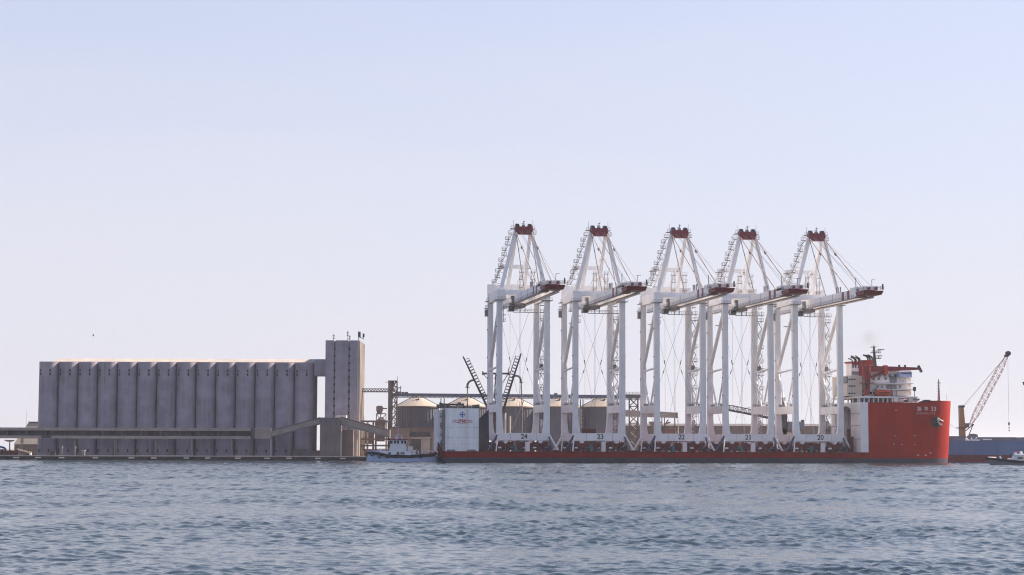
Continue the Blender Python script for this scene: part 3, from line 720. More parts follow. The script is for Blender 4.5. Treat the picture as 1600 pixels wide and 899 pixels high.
tk.part('cover', MB().path([(lx(-14,ty),ty,lz(700,ty,0)),(lx(-8,ty),ty,lz(698.3,ty,0)),(lx(0,ty),ty,lz(698.2,ty,0)),(lx(6,ty),ty,lz(699.5,ty,0)),(lx(9,ty),ty,lz(701.5,ty,0)),(lx(9,ty),ty,lz(705,ty,0))],.45,5), M['inkblue'])
tk.part('body', MB().box(lx(-14,ty), ty-.8, QZ+1, lx(8,ty), ty+1.4, lz(701.5,ty,0)), M['fender'])
for px in (-9, 4): tk.part('wheel', MB().tube((lx(px,ty),ty-1,QZ+.55),(lx(px,ty),ty-.6,QZ+.55),.55,10), M['rubber'])
gw = Thing('gangway_ramp', 'pale slanted gangway ramp lying on the quay by the left trestle', 'gangway', (lx(40,QY+4), QY+4, QZ))
gy = QY+4
gw.part('ramp', MB().beam((lx(28,gy),gy,lz(703,gy,40)),(lx(50,gy),gy,lz(708.5,gy,40)),1.0,.25,side=(0,1,0)).tube((lx(28,gy),gy-.5,lz(701.5,gy,40)),(lx(50,gy),gy-.5,lz(706.5,gy,40)),.09,4), M['concrete_l'])
gw.part('leg', MB().tube((lx(30,gy),gy,QZ),(lx(30,gy),gy,lz(703.5,gy,40)),.14,4).tube((lx(46,gy),gy,QZ),(lx(46,gy),gy,lz(707.5,gy,40)),.14,4).tube((lx(33,gy),gy,QZ),(lx(44,gy),gy,lz(707.5,gy,40)),.1,4), M['concrete_l'])
pl = Thing('signal_mast', 'thin aerial mast behind the small tan roofed store', 'mast', (lx(40,LY+12), LY+12, QZ))
pl.part('pole', MB().tube((lx(40.3,LY+12),LY+12,QZ),(lx(40.3,LY+12),LY+12,lz(640,LY+12,40)),.09,4,.05), M['rail'])
for i, (px, w, h, mname, lab) in enumerate(((83,2.4,1.5,'dark','dark low bollard drum left of the first pale post'), (131,1.1,2.0,'grey','small grey box with a pale cap on the quay edge'), (126,1.4,1.1,'frame','brown crate beside the pale capped box'), (48,.7,.9,'fender','tiny pale box by the foot of the ramp'))):
    x = lx(px, QY+3); b = Thing('quay_box', lab, 'box', (x, QY+3, QZ), group='small boxes on the quay edge')
    b.part('body', MB().box(x-w/2, QY+2.4, QZ, x+w/2, QY+3.6, QZ+h), M[mname])
    b.part('lid', MB().box(x-w/2-.1, QY+2.3, QZ+h, x+w/2+.1, QY+3.7, QZ+h+.2), M['fender' if px == 131 else mname])
for px in (97, 117.5):
    x = lx(px, QY+6)
    t = Thing('quay_light_post', 'slim pale light post on the quay, ' + ('left of the pair before the second silo bay' if px == 97 else 'right of the pair before the third silo bay'), 'post', (x, QY+6, QZ), group='pale posts on the quay')
    t.part('pole', MB().tube((x,QY+6,QZ),(x+.2,QY+6,lz(697,QY+6,px)),.2,5), M['concrete_l'])
    t.part('arm', MB().tube((x,QY+6,lz(703,QY+6,px)),(x+.8,QY+6,lz(698.5,QY+6,px)),.11,4), M['concrete_l'])

# ------------------------------------------------------------------ heavy lift ship
V0, V1 = -7.0, 27.0; VC = (V0+V1)/2; RB = (V1-V0)/2
BN, BA = 2.9, 16.0                 # bow waterline: superellipse of this power and length
DZ = 4.3; BOOT = 2.0
ust = su(690.5, V0, 715); ufc = su(1357, V0, 680); 
def bow_pts(cb, n=26):
    out = []
    for i in range(n+1):
        a = -math.pi/2 + math.pi*i/n; c, s_ = math.cos(a), math.sin(a)
        out.append((cb + BA*abs(c)**(2/BN), VC + RB*math.copysign(abs(s_)**(2/BN), s_)))
    return out
CB = max(0.0, 108.2 - BA)
def bow_px(cb):
    best = 0
    for u, v in bow_pts(cb):
        p = SO + AX*u + NX*v + Vector((0,0,14)); d = p - CP
        best = max(best, 800 + FPX*d.dot(Rv)/d.dot(Fw))
    return best
for _ in range(30): CB += (1482.5 - bow_px(CB))*.22
def plan(ua, bow, shift=0.0, n=22):
    pts = [(ua, V0)]
    if bow:
        pts += bow_pts(CB + shift)
    else: pts.append((ufc, V0)); pts.append((ufc, V1))
    pts.append((ua, V1)); return pts
ship = Thing('heavy_lift_ship', 'long red heavy lift ship carrying five white cranes, high bow at the right', 'ship', (5, VC, 0), 'ship')
def ringz(pl_, z): return [(x, y, z) for x, y in pl_]
def zf(u): return 23.7
FT = sz(629.2, V0, 1400)
# low cargo deck hull
ship.part('deck_hull', MB().prism([(ust+1.5,V0),(ufc,V0),(ufc,V1),(ust+1.5,V1)], BOOT, DZ), M['deckhull'])
ship.part('boot_stripe', MB().loft([ringz([(ust+4,V0+.03),(ufc,V0+.03),(ufc,V1-.03),(ust+4,V1-.03)], -3), ringz([(ust,V0+.03),(ufc,V0+.03),(ufc,V1-.03),(ust,V1-.03)], BOOT)]), M['boot'])
ship.part('rubbing_strip', MB().box(ust+1.4, V0-.12, DZ-.42, ufc-.2, V0+.2, DZ-.14), M['deckred'])
fh = ship.part('forecastle_hull', MB().loft([ringz(plan(ufc+.02, True, -.5), BOOT), ringz(plan(ufc+.02, True, 0), 9), ringz(plan(ufc+.02, True, .5), 17), ringz(plan(ufc+.02, True, 1.0), FT)]), M['red'], smooth=True)
ship.part('bow_boot', MB().loft([ringz(plan(ufc+.02, True, -.9), -3), ringz(plan(ufc+.02, True, -.55), BOOT)]), M['boot'], smooth=True)
# bulwark round the bow
bl = MB(); zt0 = sz(626.3, V0, 1470)
pa = plan(ufc, True, 1.0, 40)
us0 = su(1454, V0, 628)
ring = [p for p in pa if p[0] >= us0-2][0:]
ring = [(us0, V0)] + [p for p in pa if p[0] > us0 and p[1] < V1-.01] + [(us0, V1)]
for a, b in zip(ring, ring[1:]):
    def ins(p, k=.35): return (VC*0 + p[0] - (p[0]-CB)*k/RB if p[0] > CB else p[0], p[1] + (VC-p[1])*k/RB)
    ai, bi = ins(a), ins(b)
    bl.add([(a[0],a[1],FT),(b[0],b[1],FT),(b[0],b[1],zt0),(a[0],a[1],zt0),(ai[0],ai[1],FT),(bi[0],bi[1],FT),(bi[0],bi[1],zt0),(ai[0],ai[1],zt0)], [(0,1,2,3),(5,4,7,6),(3,2,6,7)])
ship.part('bulwark', bl, M['red'])
u0_, u1_ = su(1434, V0, 628), su(1452, V0, 628)
ship.part('bulwark_hump', MB().prism([(u0_,FT),(u0_+3,sz(624.8,V0,1440)),(u1_,sz(624.8,V0,1440)),(u1_+2,FT)], V0+.05, V0+.6, 'y'), M['deckred'])
# aft bulkhead of the forecastle with an arched recess
av0, av1 = 4.0, 15.5; zt_a = FT
bh = MB(); ua, ub = ufc-3.2, ufc
arch = [(av1, DZ), (av1, 20.3)] + [((av0+av1)/2 + (av1-av0)/2*math.cos(a), 20.3 + 2.4*math.sin(a)) for a in [math.pi*i/10 for i in range(1,10)]] + [(av0, 20.3), (av0, DZ)]
poly = [(V0+.02, DZ), (V0+.02, zt_a+.04), (V1-.02, zt_a+.04), (V1-.02, DZ)] + arch
ship.part('aft_bulkhead', MB().prism(poly, ua, ub-.02, 'x'), M['white_b'])
ship.part('tunnel_back', MB().box(ub-.3, av0-.2, DZ+.02, ub-.03, av1+.2, 22.9), M['grey'])
for z in (9.5, 14.8, 19.6):
    ship.part('bulkhead_seam', MB().box(ua-.06, V0+.1, z-.09, ua+.02, av0-.02, z+.09), M['grey'])
    ship.part('bulkhead_seam', MB().box(ua-.06, av1+.02, z-.09, ua+.02, V1-.1, z+.09), M['grey'])
for v, zt_, ln in ((1.0, 13.5, 1.4), (14.2, 13.4, .8), (-2.4, 10.5, .6)):
    ship.part('guide_post', MB().box(ua-2.6, v-.45, DZ, ua-1.4, v+.45, zt_).prism([(v-.4,DZ),(v+4*ln,DZ),(v-.4,DZ+5)], ua-2.4, ua-1.6, 'x'), M['deckred'])
# hull lettering
def hull_text(body, px, py, size, mt, shear=0, v=V0, name='lettering', squash=1.0):
    u, z = sh(px, py, v); me = text_mesh(body, size, mt, name, shear); me.transform(Matrix.Diagonal((squash,1,1,1)))
    o = bpy.data.objects.new(name, me); C.objects.link(o); o.parent = ship.o
    o.location = Vector((u, v-.035, z)) - ship.org; return o
def ring_y(u): return V0
hull_text('振', 1436.3, 639.6, 1.9, M['inkpale'], name='hull_name'); hull_text('华', 1447, 639.6, 1.9, M['inkpale'], name='hull_name'); hull_text('33', 1458.6, 639.6, 2.5, M['inkpale'], name='hull_name')
hull_text('ZHENHUA', 1443.5, 646.3, 1.25, M['inkfaint'], name='hull_name', squash=1.08); hull_text('33', 1458.6, 646.3, 1.25, M['inkfaint'], name='hull_name', squash=1.08)
# anchor, with the shadow of its pocket painted as a black disc
u, z = sh(1463, 659.5, V0)
def hv(u): return V0 if u <= CB else VC - RB*max(0, 1 - ((u-CB)/BA)**BN)**(1/BN)
ship.part('anchor_shade_disc', MB().lathe([(.1,0),(2.2,0),(2.2,.25),(.1,.3)], 0, 0, 18), M['ink']); rec = C.objects[-1] if False else bpy.data.objects[[o.name for o in ship.o.children if o.name.startswith('anchor_shade_disc')][0]]
rec.data.transform(Matrix.Translation(ship.org)); rec.data.transform(Matrix.Rotation(R(90), 4, 'X'))
rec.location = Vector((u, hv(u)-.12, z)) - ship.org; rec.rotation_euler.z = math.atan2(hv(u+.5)-hv(u-.5), 1.0)
t = MB(); up, zp = sh(1467, 656, V0-.4); vv = hv(up) - 1.2
t.loft([[(up+.8*math.cos(a)*s, vv+.9*k, zp+.95*math.sin(a)*s) for a in [2*math.pi*i/10 for i in range(10)]] for k, s in ((0,.55),(.6,.8),(1.6,1.0))])
t.beam((up-.6,vv,zp-.8),(up+1.0,vv,zp-2.0),.5,.5).beam((up+.0,vv-.1,zp-1.9),(up+1.3,vv-.1,zp-1.9),.45,.6).tube((up+.3,vv-.2,zp),(up+1.9,vv+.3,zp-.6),.2,5)
ship.part('anchor', t, M['fender'])
for px, py in ((1434.5,711.5),(1446.5,711.5),(1454,708),(1399,681),(1429,681),(1397,694),(1409,695),(1429,695),(1400,641.5)):
    u, z = sh(px, py, V0); ship.part('draught_mark', MB().box(u-.35, hv(u)-.06, z-.2, u+.35, hv(u)+.1, z+.2), M['inkpale'] if py > 700 else M['inkfaint'])
for k in range(6):
    u = ufc + 5 + k*5.5
    if u < CB: ship.part('weld_seam', MB().box(u-.035, V0-.015, BOOT+.3, u+.035, V0+.05, FT-.3), M['deckhull'])
for z in (7.2, 12.6, 18.1):
    ship.part('weld_seam', MB().box(ufc+.3, V0-.014, z-.035, CB-.2, V0+.05, z+.035), M['deckhull'])
# open shelter deck + white deck edge
zd0, zd1 = sz(622, V0+2, 1345), sz(619.2, V0+2, 1345)
ud1 = su(1431, V0+3, 620)
ship.part('shelter_deck', MB().box(ua-.3, V0+1.2, zd0, ud1, V1-1.2, zd1), M['white_b'])
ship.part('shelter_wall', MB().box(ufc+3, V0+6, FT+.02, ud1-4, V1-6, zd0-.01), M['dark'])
for k in range(13):
    u = ua + .3 + k*(ud1-ua-1)/12
    ship.part('pillar', MB().box(u-.22, V0+1.4, FT+.02, u+.22, V0+1.9, zd0-.01), M['white_b'])
for k in range(5):
    v = V0 + 3.5 + k*5.5
    ship.part('pillar', MB().box(ua, v-.25, FT+.05, ua+.5, v+.25, zd0-.01), M['white_b'])
ship.part('deck_rail', MB().rail([(ua+.2, V0+.3, FT+.05),(us0, V0+.3, FT+.05)],1.1,1.5,.05), M['rail'])
# aft house (cream) and funnels
HV = 3.0
def H(px, py, v=HV): return sh(px, py, v)
def hbox(name, px0, py0, px1, py1, v0, dep, mt, **k):
    ua_, za = sh(px0, py0, v0); ub_, zb2 = sh(px1, py1, v0)
    return ship.part(name, MB().box(ua_, v0, zb2, ub_, v0+dep, za), mt, **k)
hs = hbox('aft_house', 1323, 587.5, 1347, 619.1, HV, 17, M['cream'])
for py in (593, 603.5, 615):
    for px in (1327, 1329.7, 1332.5, 1335.5):
        u, z = sh(px, py, HV); ship.part('porthole', MB().box(u-.28, HV-.05, z-.28, u+.28, HV+.05, z+.28), M['dark'], parent=hs)
hbox('house_painted_shade', 1322.6, 588.5, 1325, 599, HV-.4, 5, M['grey'])  # grey box put in for shade at the house corner
f1 = hbox('funnel_base', 1330, 566.5, 1346.5, 587.4, HV+2, 6, M['white_b'])
hbox('funnel_louver', 1331, 580.5, 1346, 586, HV+1.9, .3, M['grey'], parent=f1)
for px in (1333, 1337, 1342): hbox('funnel_window', px-1.2, 570, px+1.2, 575, HV+1.9, .2, M['dark'], parent=f1)
u0_, z0_ = sh(1327.5, 565, HV+1.5); u1_, z1_ = sh(1348.5, 567, HV+1.5)
ship.part('funnel_top', MB().loft([ringz([(u0_+1.5,HV+2),(u1_,HV+2),(u1_,HV+8),(u0_+1.5,HV+8)], z1_-.9), ringz([(u0_,HV+1.5),(u1_,HV+1.5),(u1_,HV+8.5),(u0_,HV+8.5)], z0_)]), M['upperred'])
hbox('funnel_side', 1342.5, 567, 1348, 587, HV+1.5, 6.8, M['upperred'])
def pipe(px, py0, py1, v, r, bend, parent=None):
    u, z0 = sh(px, py0, v); _, z1 = sh(px, py1, v)
    pts = [(u,v,z0),(u,v,z1-1.2),(u-.35,v,z1-.5),(u-1.1,v,z1-.1),(u-1.9,v,z1+.1)] if bend else [(u,v,z0),(u,v,z1)]
    ship.part('exhaust_pipe', MB().path(pts, r, 7), M['dark'], parent=parent)
pipe(1337, 566, 558, HV+3, .62, True); pipe(1343, 566, 558, HV+4, .62, True); pipe(1332.5, 566, 561, HV+3, .25, True)
f2 = hbox('second_funnel', 1351, 563.3, 1368, 586, HV+3, 6, M['upperred'])
u0_, z0_ = sh(1348, 562.8, HV+3); ship.part('funnel_cap', MB().prism([(u0_,z0_),(u0_+4.8,z0_),(u0_+4.8,z0_-.5),(u0_+1.6,z0_-1.4)], HV+2.8, HV+9.2, 'y'), M['upperred'])
for px, pt in ((1356,555.5),(1359.5,556),(1363,555.5)): pipe(px, 563, pt, HV+5, .4, True)
hbox('funnel_band', 1358.5, 571.2, 1364.5, 572.6, HV+2.9, .2, M['inkfaint'], parent=f2)
# deck crane
u, zb2 = sh(1354.5, 617.5, V0+4); _, zt2 = sh(1354.5, 574, V0+4)
ship.part('crane_pedestal', MB().lathe([(1.15,zb2),(1.3,(zb2+zt2)/2),(1.75,zt2-3.2),(1.75,zt2)], u, V0+4, 14), M['upperred'], smooth=True)
ship.part('crane_platform', MB().lathe([(2.9,zb2+4.6),(2.9,zb2+4.9)], u, V0+4, 14), M['upperred'])
ship.part('crane_post', MB().box(su(1348,V0+4,585), V0+3, zb2+2.6, su(1350.6,V0+4,585), V0+5, zt2-5), M['grey'])
uj, zj = sh(1437, 576.3, V0+4); u3, z3 = sh(1360, 577.5, V0+4)
jb = ship.part('crane_jib', MB().beam((u-1.6,V0+4,z3+.2),(uj,V0+4,zj),1.6,2.6,.9,.9,side=(0,1,0)), M['upperred'])
u4, z4 = sh(1383, 575, V0+4)
ship.part('jib_sheave', MB().box(u4-.7,V0+3,z4-2.6,u4+.7,V0+5,z4+1.0), M['orange'], parent=jb)
ship.part('jib_head', MB().beam((uj-.6,V0+4,zj+1.2),(uj+.7,V0+4,zj-1.4),1.2,.8,side=(0,1,0)), M['dark'], parent=jb)
for px in (1405, 1414): 
    a, b = sh(px, 572.4, V0+4); ship.part('jib_lamp', MB().box(a-.3,V0+3.6,b-1,a+.3,V0+4.4,b+.5), M['dark'], parent=jb)
ua2, za2 = sh(1361, 590, V0+4); ub2, zb3 = sh(1381, 581.5, V0+4)
ship.part('jib_ram', MB().tube((ua2,V0+4,za2),(ub2,V0+4,zb3),.45,7), M['upperred'])
# accommodation
AV = V0+6.0
acc = hbox('accommodation', 1359, 578.5, 1424, 619.1, AV, 20, M['white_b'])
hbox('bridge', 1362, 577.2, 1408, 584, AV-.6, 21, M['white_b'])
hbox('bridge_wing', 1406, 581, 1425, 589, AV-3.2, 27, M['boat'])
hbox('wing_window', 1408, 582.2, 1424, 584.8, AV-3.26, .2, M['glass'])
for py in (599.5, 608.8):
    hbox('deck_edge', 1368, py-1, 1427, py+.6, AV-2.3, 24, M['white_b'])
    ub_, zb2 = sh(1427, py-1, AV-2.2); ua_, _ = sh(1368, py-1, AV-2.2); ship.part('deck_rail', MB().rail([(ua_,AV-2.2,zb2),(ub_,AV-2.2,zb2)],1.0,1.4,.04), M['white_b'])
for py, pxs in ((592, (1365, 1373, 1384, 1391, 1395)), (604.5, (1371, 1378, 1386, 1398, 1406)), (614.5, (1361, 1366, 1402, 1409, 1416)), (587, (1366, 1374, 1382, 1390, 1398))):
    for px in pxs:
        u, z = sh(px, py, AV); yv = AV-.66 if py == 587 else AV-.05
        ship.part('window', MB().box(u-.45, yv, z-.5, u+.45, yv+.1, z+.5), M['glass'], parent=acc)
hbox('recess', 1390, 588, 1401, 598.4, AV-.08, .2, M['grey'])  # grey plates on the wall, painted shade of recesses
hbox('recess', 1386, 601.5, 1401, 608, AV-.08, .2, M['grey'])
u0_, z0_ = sh(1408, 589, AV-2.5)
t = MB()
for px in (1411, 1416, 1420):
    a, za = sh(px, 597, AV); b, zb2 = sh(px+4, 589, AV-2.8); t.tube((a,AV-.1,za),(b,AV-2.8,zb2),.18,4)
ship.part('wing_bracket', t, M['cream'])
hbox('lower_house', 1402, 611.5, 1424, 618.9, AV-1.2, 4, M['cream'])
# mast
um, zm = sh(1367.5, 563.4, AV+4); 
mst = ship.part('radar_mast', MB().beam((um,AV+4,zm-5),(um-.5,AV+4,sz(541.5,AV+4,1366)),1.4,1.4,.5,.5).tube((um-.5,AV+4,sz(541.5,AV+4,1366)),(um-.5,AV+4,sz(538.5,AV+4,1366)),.1,4), M['dark'])
for py, a, b in ((551.5,1361,1375),(560.5,1367,1375.5),(542.5,1361,1368),(546.5,1372,1380.5)):
    ua_, z = sh(a, py, AV+4); ub_, _ = sh(b, py, AV+4); t = MB().box(ua_, AV+3, z-.12, ub_, AV+5, z+.12)
    if py in (551.5, 560.5): t.rail([(ua_,AV+3,z),(ub_,AV+3,z)],.9,.9,.07)
    ship.part('mast_platform', t, M['dark'], parent=mst)
ua_, z = sh(1373.2, 551.5, AV+4); ship.part('radar_post', MB().tube((ua_,AV+4,z),(ua_,AV+4,z+1.4),.12,4).tube((ua_,AV+4,sz(560.5,AV+4,1373)),(ua_,AV+4,sz(555.5,AV+4,1373)),.12,4).box(ua_-.9,AV+3.9,sz(556,AV+4,1373),ua_+1.4,AV+4.1,sz(555.2,AV+4,1373)), M['dark'], parent=mst)
# lifeboat + davits
ul0, zl0 = sh(1368.5, 619, V0+2.4); ul1, zl1 = sh(1394, 608.5, V0+2.4)
rings = []; nn = 9
for k in range(nn):
    f = k/(nn-1); w = (1-abs(2*f-1)**2.6)*.96+.04; u = ul0 + (ul1-ul0)*f; zc = (zl0+zl1)/2
    hh = (zl1-zl0)/2
    rings.append([(u, V0+3 + 1.5*w*math.cos(a), zc + hh*(.55+.45*w)*(math.sin(a)*(1.0 if math.sin(a) < 0 else .8)) ) for a in [2*math.pi*i/12 for i in range(12)]])
lbt = ship.part('lifeboat', MB().loft(rings), M['orange'], smooth=True)
ship.part('lifeboat_stripe', MB().box(ul0+1, V0+1.42, (zl0+zl1)/2-.15, ul1-1, V0+1.55, (zl0+zl1)/2+.1), M['rubber'], parent=lbt)
for px in (1369, 1394): hbox('davit', px-.8, 606.5, px+.8, 624, V0+3.9, 1, M['dark'])
hbox('davit_base', 1368, 619.3, 1395, 628.8, V0+4.6, 1.5, M['dark'])
# bow clutter
for i, (px0, py0, px1, py1, mt) in enumerate(((1397,622,1404,628.8,'white_b'),(1405,624,1412,628.8,'fender'),(1413,625,1419,628.8,'dark'),(1420,621.5,1427,628.8,'cream'),(1428,623,1437,626,'dark'),(1427,626,1434,628.8,'fender'))):
    hbox('winch', px0, py0, px1, py1, V0+1.2, 2.5, M[mt])
t = MB(); u, z = sh(1429, 619, V0+3); _, zz = sh(1429, 606.5, V0+3); t.tube((u,V0+3,z-2),(u,V0+3,zz),.14,4).box(u-.5,V0+2.6,zz-1.2,u+.5,V0+3.4,zz+.4)
ship.part('searchlight', t, M['dark'])
u, z = sh(1467, 626, VC-6); _, z1_ = sh(1467, 593, VC-6); t = MB().beam((u,VC-6,z-2),(u,VC-6,z1_),.9,.9,.3,.3)
for k in range(6): t.tube((u-.7,VC-6,z+k*1.2),(u+.1,VC-6,z+k*1.2),.06,4)
t.box(u-.6,VC-6.3,z1_-1.6,u+.8,VC-5.7,z1_-1.3)
ship.part('foremast', t, M['rail'])
u, z = sh(1479.5, 628, VC-4); ship.part('jackstaff', MB().tube((u,VC-4,z-1.5),(u,VC-4,sz(616,VC-4,1480)),.06,4), M['rail'])

# stern casing
KV = V0+1.0
k0, kz0 = sh(695.8, 704.6, KV); k1, kz1 = sh(748.3, 639.5, KV)
cs = Thing('stern_casing', 'stained white buoyancy casing with star emblem and oval sign on the ship stern', 'casing', ((k0+k1)/2, KV+5, DZ), 'ship')
cs.part('wall', MB().box(k0, KV, DZ, k1, KV+10, kz1), M['casing'])
cs.part('roof_edge', MB().box(k0-.15, KV-.12, kz1, k1+.15, KV+10.2, kz1+.35), M['white_b'])
ku = su(681.5, KV+3, 670); cs.part('side_wing', MB().box(ku, KV+2.5, DZ, k0-.01, KV+9.8, sz(641,KV+3,690)), M['white'])
cs.part('painted_shade_pilaster', MB().box(k0-1.0, KV+.8, DZ, k0-.02, KV+2.49, kz1-.2), M['grey'])  # shade beside the casing wall put into the grey
for py in (651, 665, 679.5, 693):
    cs.part('wing_landing', MB().box(su(687.5,KV+2,py), KV+1.3, sz(py+.5,KV,690), k0-.03, KV+2.45, sz(py-.4,KV,690)).rail([(su(687.5,KV+2,py),KV+1.4,sz(py-.4,KV,690)),(k0-.1,KV+1.4,sz(py-.4,KV,690))],1,.8,.05), M['dark'])
t = MB()
for k, (ya, yb) in enumerate(((651,665),(665,679.5),(679.5,693),(693,705))):
    a, b = (688.5,694.5) if k % 2 else (694.5,688.5); t.tube((su(a,KV+1.6,ya),KV+1.6,sz(ya,KV,690)),(su(b,KV+1.6,yb),KV+1.6,sz(yb,KV,690)),.14,4)
cs.part('wing_stair', t, M['dark'])
cs.part('white_strip', MB().box(su(708,KV,670), KV-.12, DZ, su(712.2,KV,670), KV+.02, sz(662,KV,710)), M['white'])
for a, b in ((698,711),(730,743)): cs.part('base_block', MB().box(su(a,KV,703), KV-.6, DZ, su(b,KV,703), KV-.02, sz(702.6,KV,700)), M['grey'])
for px in (731, 740.5): cs.part('panel_joint', MB().box(su(px,KV,670)-.03, KV-.012, DZ+.1, su(px,KV,670)+.03, KV+.02, kz1-.1), M['grey'])
for py in (668, 684, 694): cs.part('panel_joint', MB().box(k0+.1, KV-.013, sz(py,KV,720)-.03, k1-.1, KV+.02, sz(py,KV,720)+.03), M['grey'])
# emblem: oval frame, lettering and a four pointed star
eu, ezz = sh(722.5, 658.7, KV-.05)
def ellipse_ring(rx, rz, w, n=40, pw=1.0):
    t = MB(); vs = []
    for i in range(n):
        a = 2*math.pi*i/n; c, s_ = math.cos(a), math.sin(a)
        vs += [(eu+rx*c, KV-.06, ezz+rz*s_), (eu+(rx-w)*c, KV-.06, ezz+(rz-w)*s_)]
    k = len(vs); vs += [(x, y+.05, z) for x, y, z in vs]
    fs = []
    for i in range(n):
        j = (i+1) % n; fs += [(2*i, 2*j, 2*j+1, 2*i+1), (2*i+k, 2*i+1+k, 2*j+1+k, 2*j+k), (2*i, 2*i+k, 2*j+k, 2*j), (2*i+1, 2*j+1, 2*j+1+k, 2*i+1+k)]
    return t.add(vs, fs)
cs.part('oval_frame', ellipse_ring(2.7, .78, .16).box(eu-3.7, KV-.06, ezz-.42, eu-2.6, KV-.01, ezz-.27).box(eu-3.7,KV-.06,ezz+.27,eu-2.6,KV-.01,ezz+.42).box(eu-3.75,KV-.06,ezz-.42,eu-3.6,KV-.01,ezz+.42)
        .box(eu+2.6, KV-.06, ezz-.42, eu+3.7, KV-.01, ezz-.27).box(eu+2.6,KV-.06,ezz+.27,eu+3.7,KV-.01,ezz+.42).box(eu+3.6,KV-.06,ezz-.42,eu+3.75,KV-.01,ezz+.42), M['inkred'])
me = text_mesh('ZPMC', 1.35, M['inkred'], 'sign_lettering', .25); me.transform(Matrix.Diagonal((1.1,1,1,1)))
o = bpy.data.objects.new('sign_lettering', me); C.objects.link(o); o.parent = cs.o; o.location = Vector((eu, KV-.05, ezz)) - cs.org
su_, sz_ = sh(722.5, 648, KV-.05)
star = []
for i in range(8):
    a = math.pi/4*i; r = 1.35 if i % 2 == 0 else .36; star.append((su_+r*math.cos(a), sz_+r*math.sin(a)*(1.1)))
cs.part('star_emblem', MB().prism(star, KV-.07, KV+.01, 'y'), M['inkblue'])
ring2 = MB()
for i in range(24):
    a0_, a1_ = 2*math.pi*i/24, 2*math.pi*(i+.8)/24
    ring2.add([(su_+.95*math.cos(a0_),KV-.05,sz_+.95*math.sin(a0_)),(su_+.95*math.cos(a1_),KV-.05,sz_+.95*math.sin(a1_)),(su_+.82*math.cos(a1_),KV-.05,sz_+.82*math.sin(a1_)),(su_+.82*math.cos(a0_),KV-.05,sz_+.82*math.sin(a0_))], [(0,1,2,3)])
cs.part('emblem_ring', ring2, M['inkblue'])
# top gear
t = MB()
random.seed(11)
for k in range(16):
    px = 684 + k*4.2; u = su(px, KV+3, 636); h = random.uniform(.7, 2.3); w = random.uniform(.4, 1.1)
    t.box(u-w/2, KV+2, kz1+.3, u+w/2, KV+3+w, kz1+.3+h)
cs.part('roof_gear', t, M['dark'], kind='stuff')
cs.part('roof_boom', MB().beam((su(690,KV+3,632),KV+4,sz(631.5,KV+3,690)),(su(724,KV+3,633),KV+4,sz(633,KV+3,720)),.6,.7).beam((su(724,KV+3,633),KV+4,kz1),(su(724,KV+3,633),KV+4,sz(630.5,KV+3,720)),.8,.8).beam((su(700,KV+3,634),KV+4,kz1),(su(700,KV+3,634),KV+4,sz(632,KV+3,700)),.8,.8), M['deckred'])
cs.part('roof_rail', MB().rail([(k0,KV+.3,kz1+.3),(k1,KV+.3,kz1+.3)],1.1,1.5,.05), M['rail'])
cs.part('roof_tank', MB().tube((su(738,KV+3,636),KV+3,kz1+1),(su(745,KV+3,636),KV+3,kz1+1),.7,8).box(su(734,KV+3,636),KV+2,kz1+.3,su(749,KV+3,636),KV+5,kz1+.9), M['hatch'])
cs.part('gusset', MB().prism([(k1+.02,DZ),(k1+5.5,DZ),(k1+5.2,sz(640,KV+6,760)),(k1+.02,sz(660,KV+6,750))], KV+9, KV+9.6, 'y'), M['boot'])  # shadowed slope strut, its shade put into a near-black colour
cs.part('wing_foot', MB().prism([(su(684,KV,700),DZ),(su(694,KV,700),DZ),(su(685,KV,700),DZ+3.5)], KV+1.2, KV+1.6, 'y'), M['deckred'])

# ------------------------------------------------------------------ container cranes
LU, GV = 9.3, 22.0
crane = Thing('container_crane', 'white container crane numbered 22 on its sill beam', 'crane', (0, GV/2, DZ), 'ship', 'container cranes carried on the ship deck')
P = crane.part
def leg_mb(sx, v, zt):
    w, d = 2.1, 1.8; inner = -sx
    def ring(z, add): 
        xo = sx*(LU + w/2); xi = sx*(LU - w/2 - add)
        return [(xo, v-d/2, z), (xi, v-d/2, z), (xi, v+d/2, z), (xo, v+d/2, z)]
    return MB().loft([ring(11.35, .75), ring(13.0, .38), ring(16, .12), ring(19, 0), ring(zt, 0)])
lab = {}
for v, zt, zh in ((0, 62.5, 66.4), (GV, 63.5, 70.2)):
    for sx in (-1, 1):
        lg = P('leg', leg_mb(sx, v, zt), M['white'])
        P('leg_head', MB().box(sx*(LU+1.07), v-1.0, zt, sx*(LU-2.4), v+1.0, zh), M['white'], parent=lg)
        P('leg_platform', MB().box(sx*LU-2.0, v-2.0, zt-.22, sx*LU+2.0, v+2.0, zt-.002).rail([(sx*LU-1.9,v-1.9,zt),(sx*LU+1.9,v-1.9,zt)],1.0,1.2,.05), M['rail'], parent=lg)
        for z in (26, 33, 41, 52): P('leg_lug', MB().box(sx*(LU+1.05), v-.3, z, sx*(LU+1.3), v+.3, z+.5), M['grey'], parent=lg)
sills = []
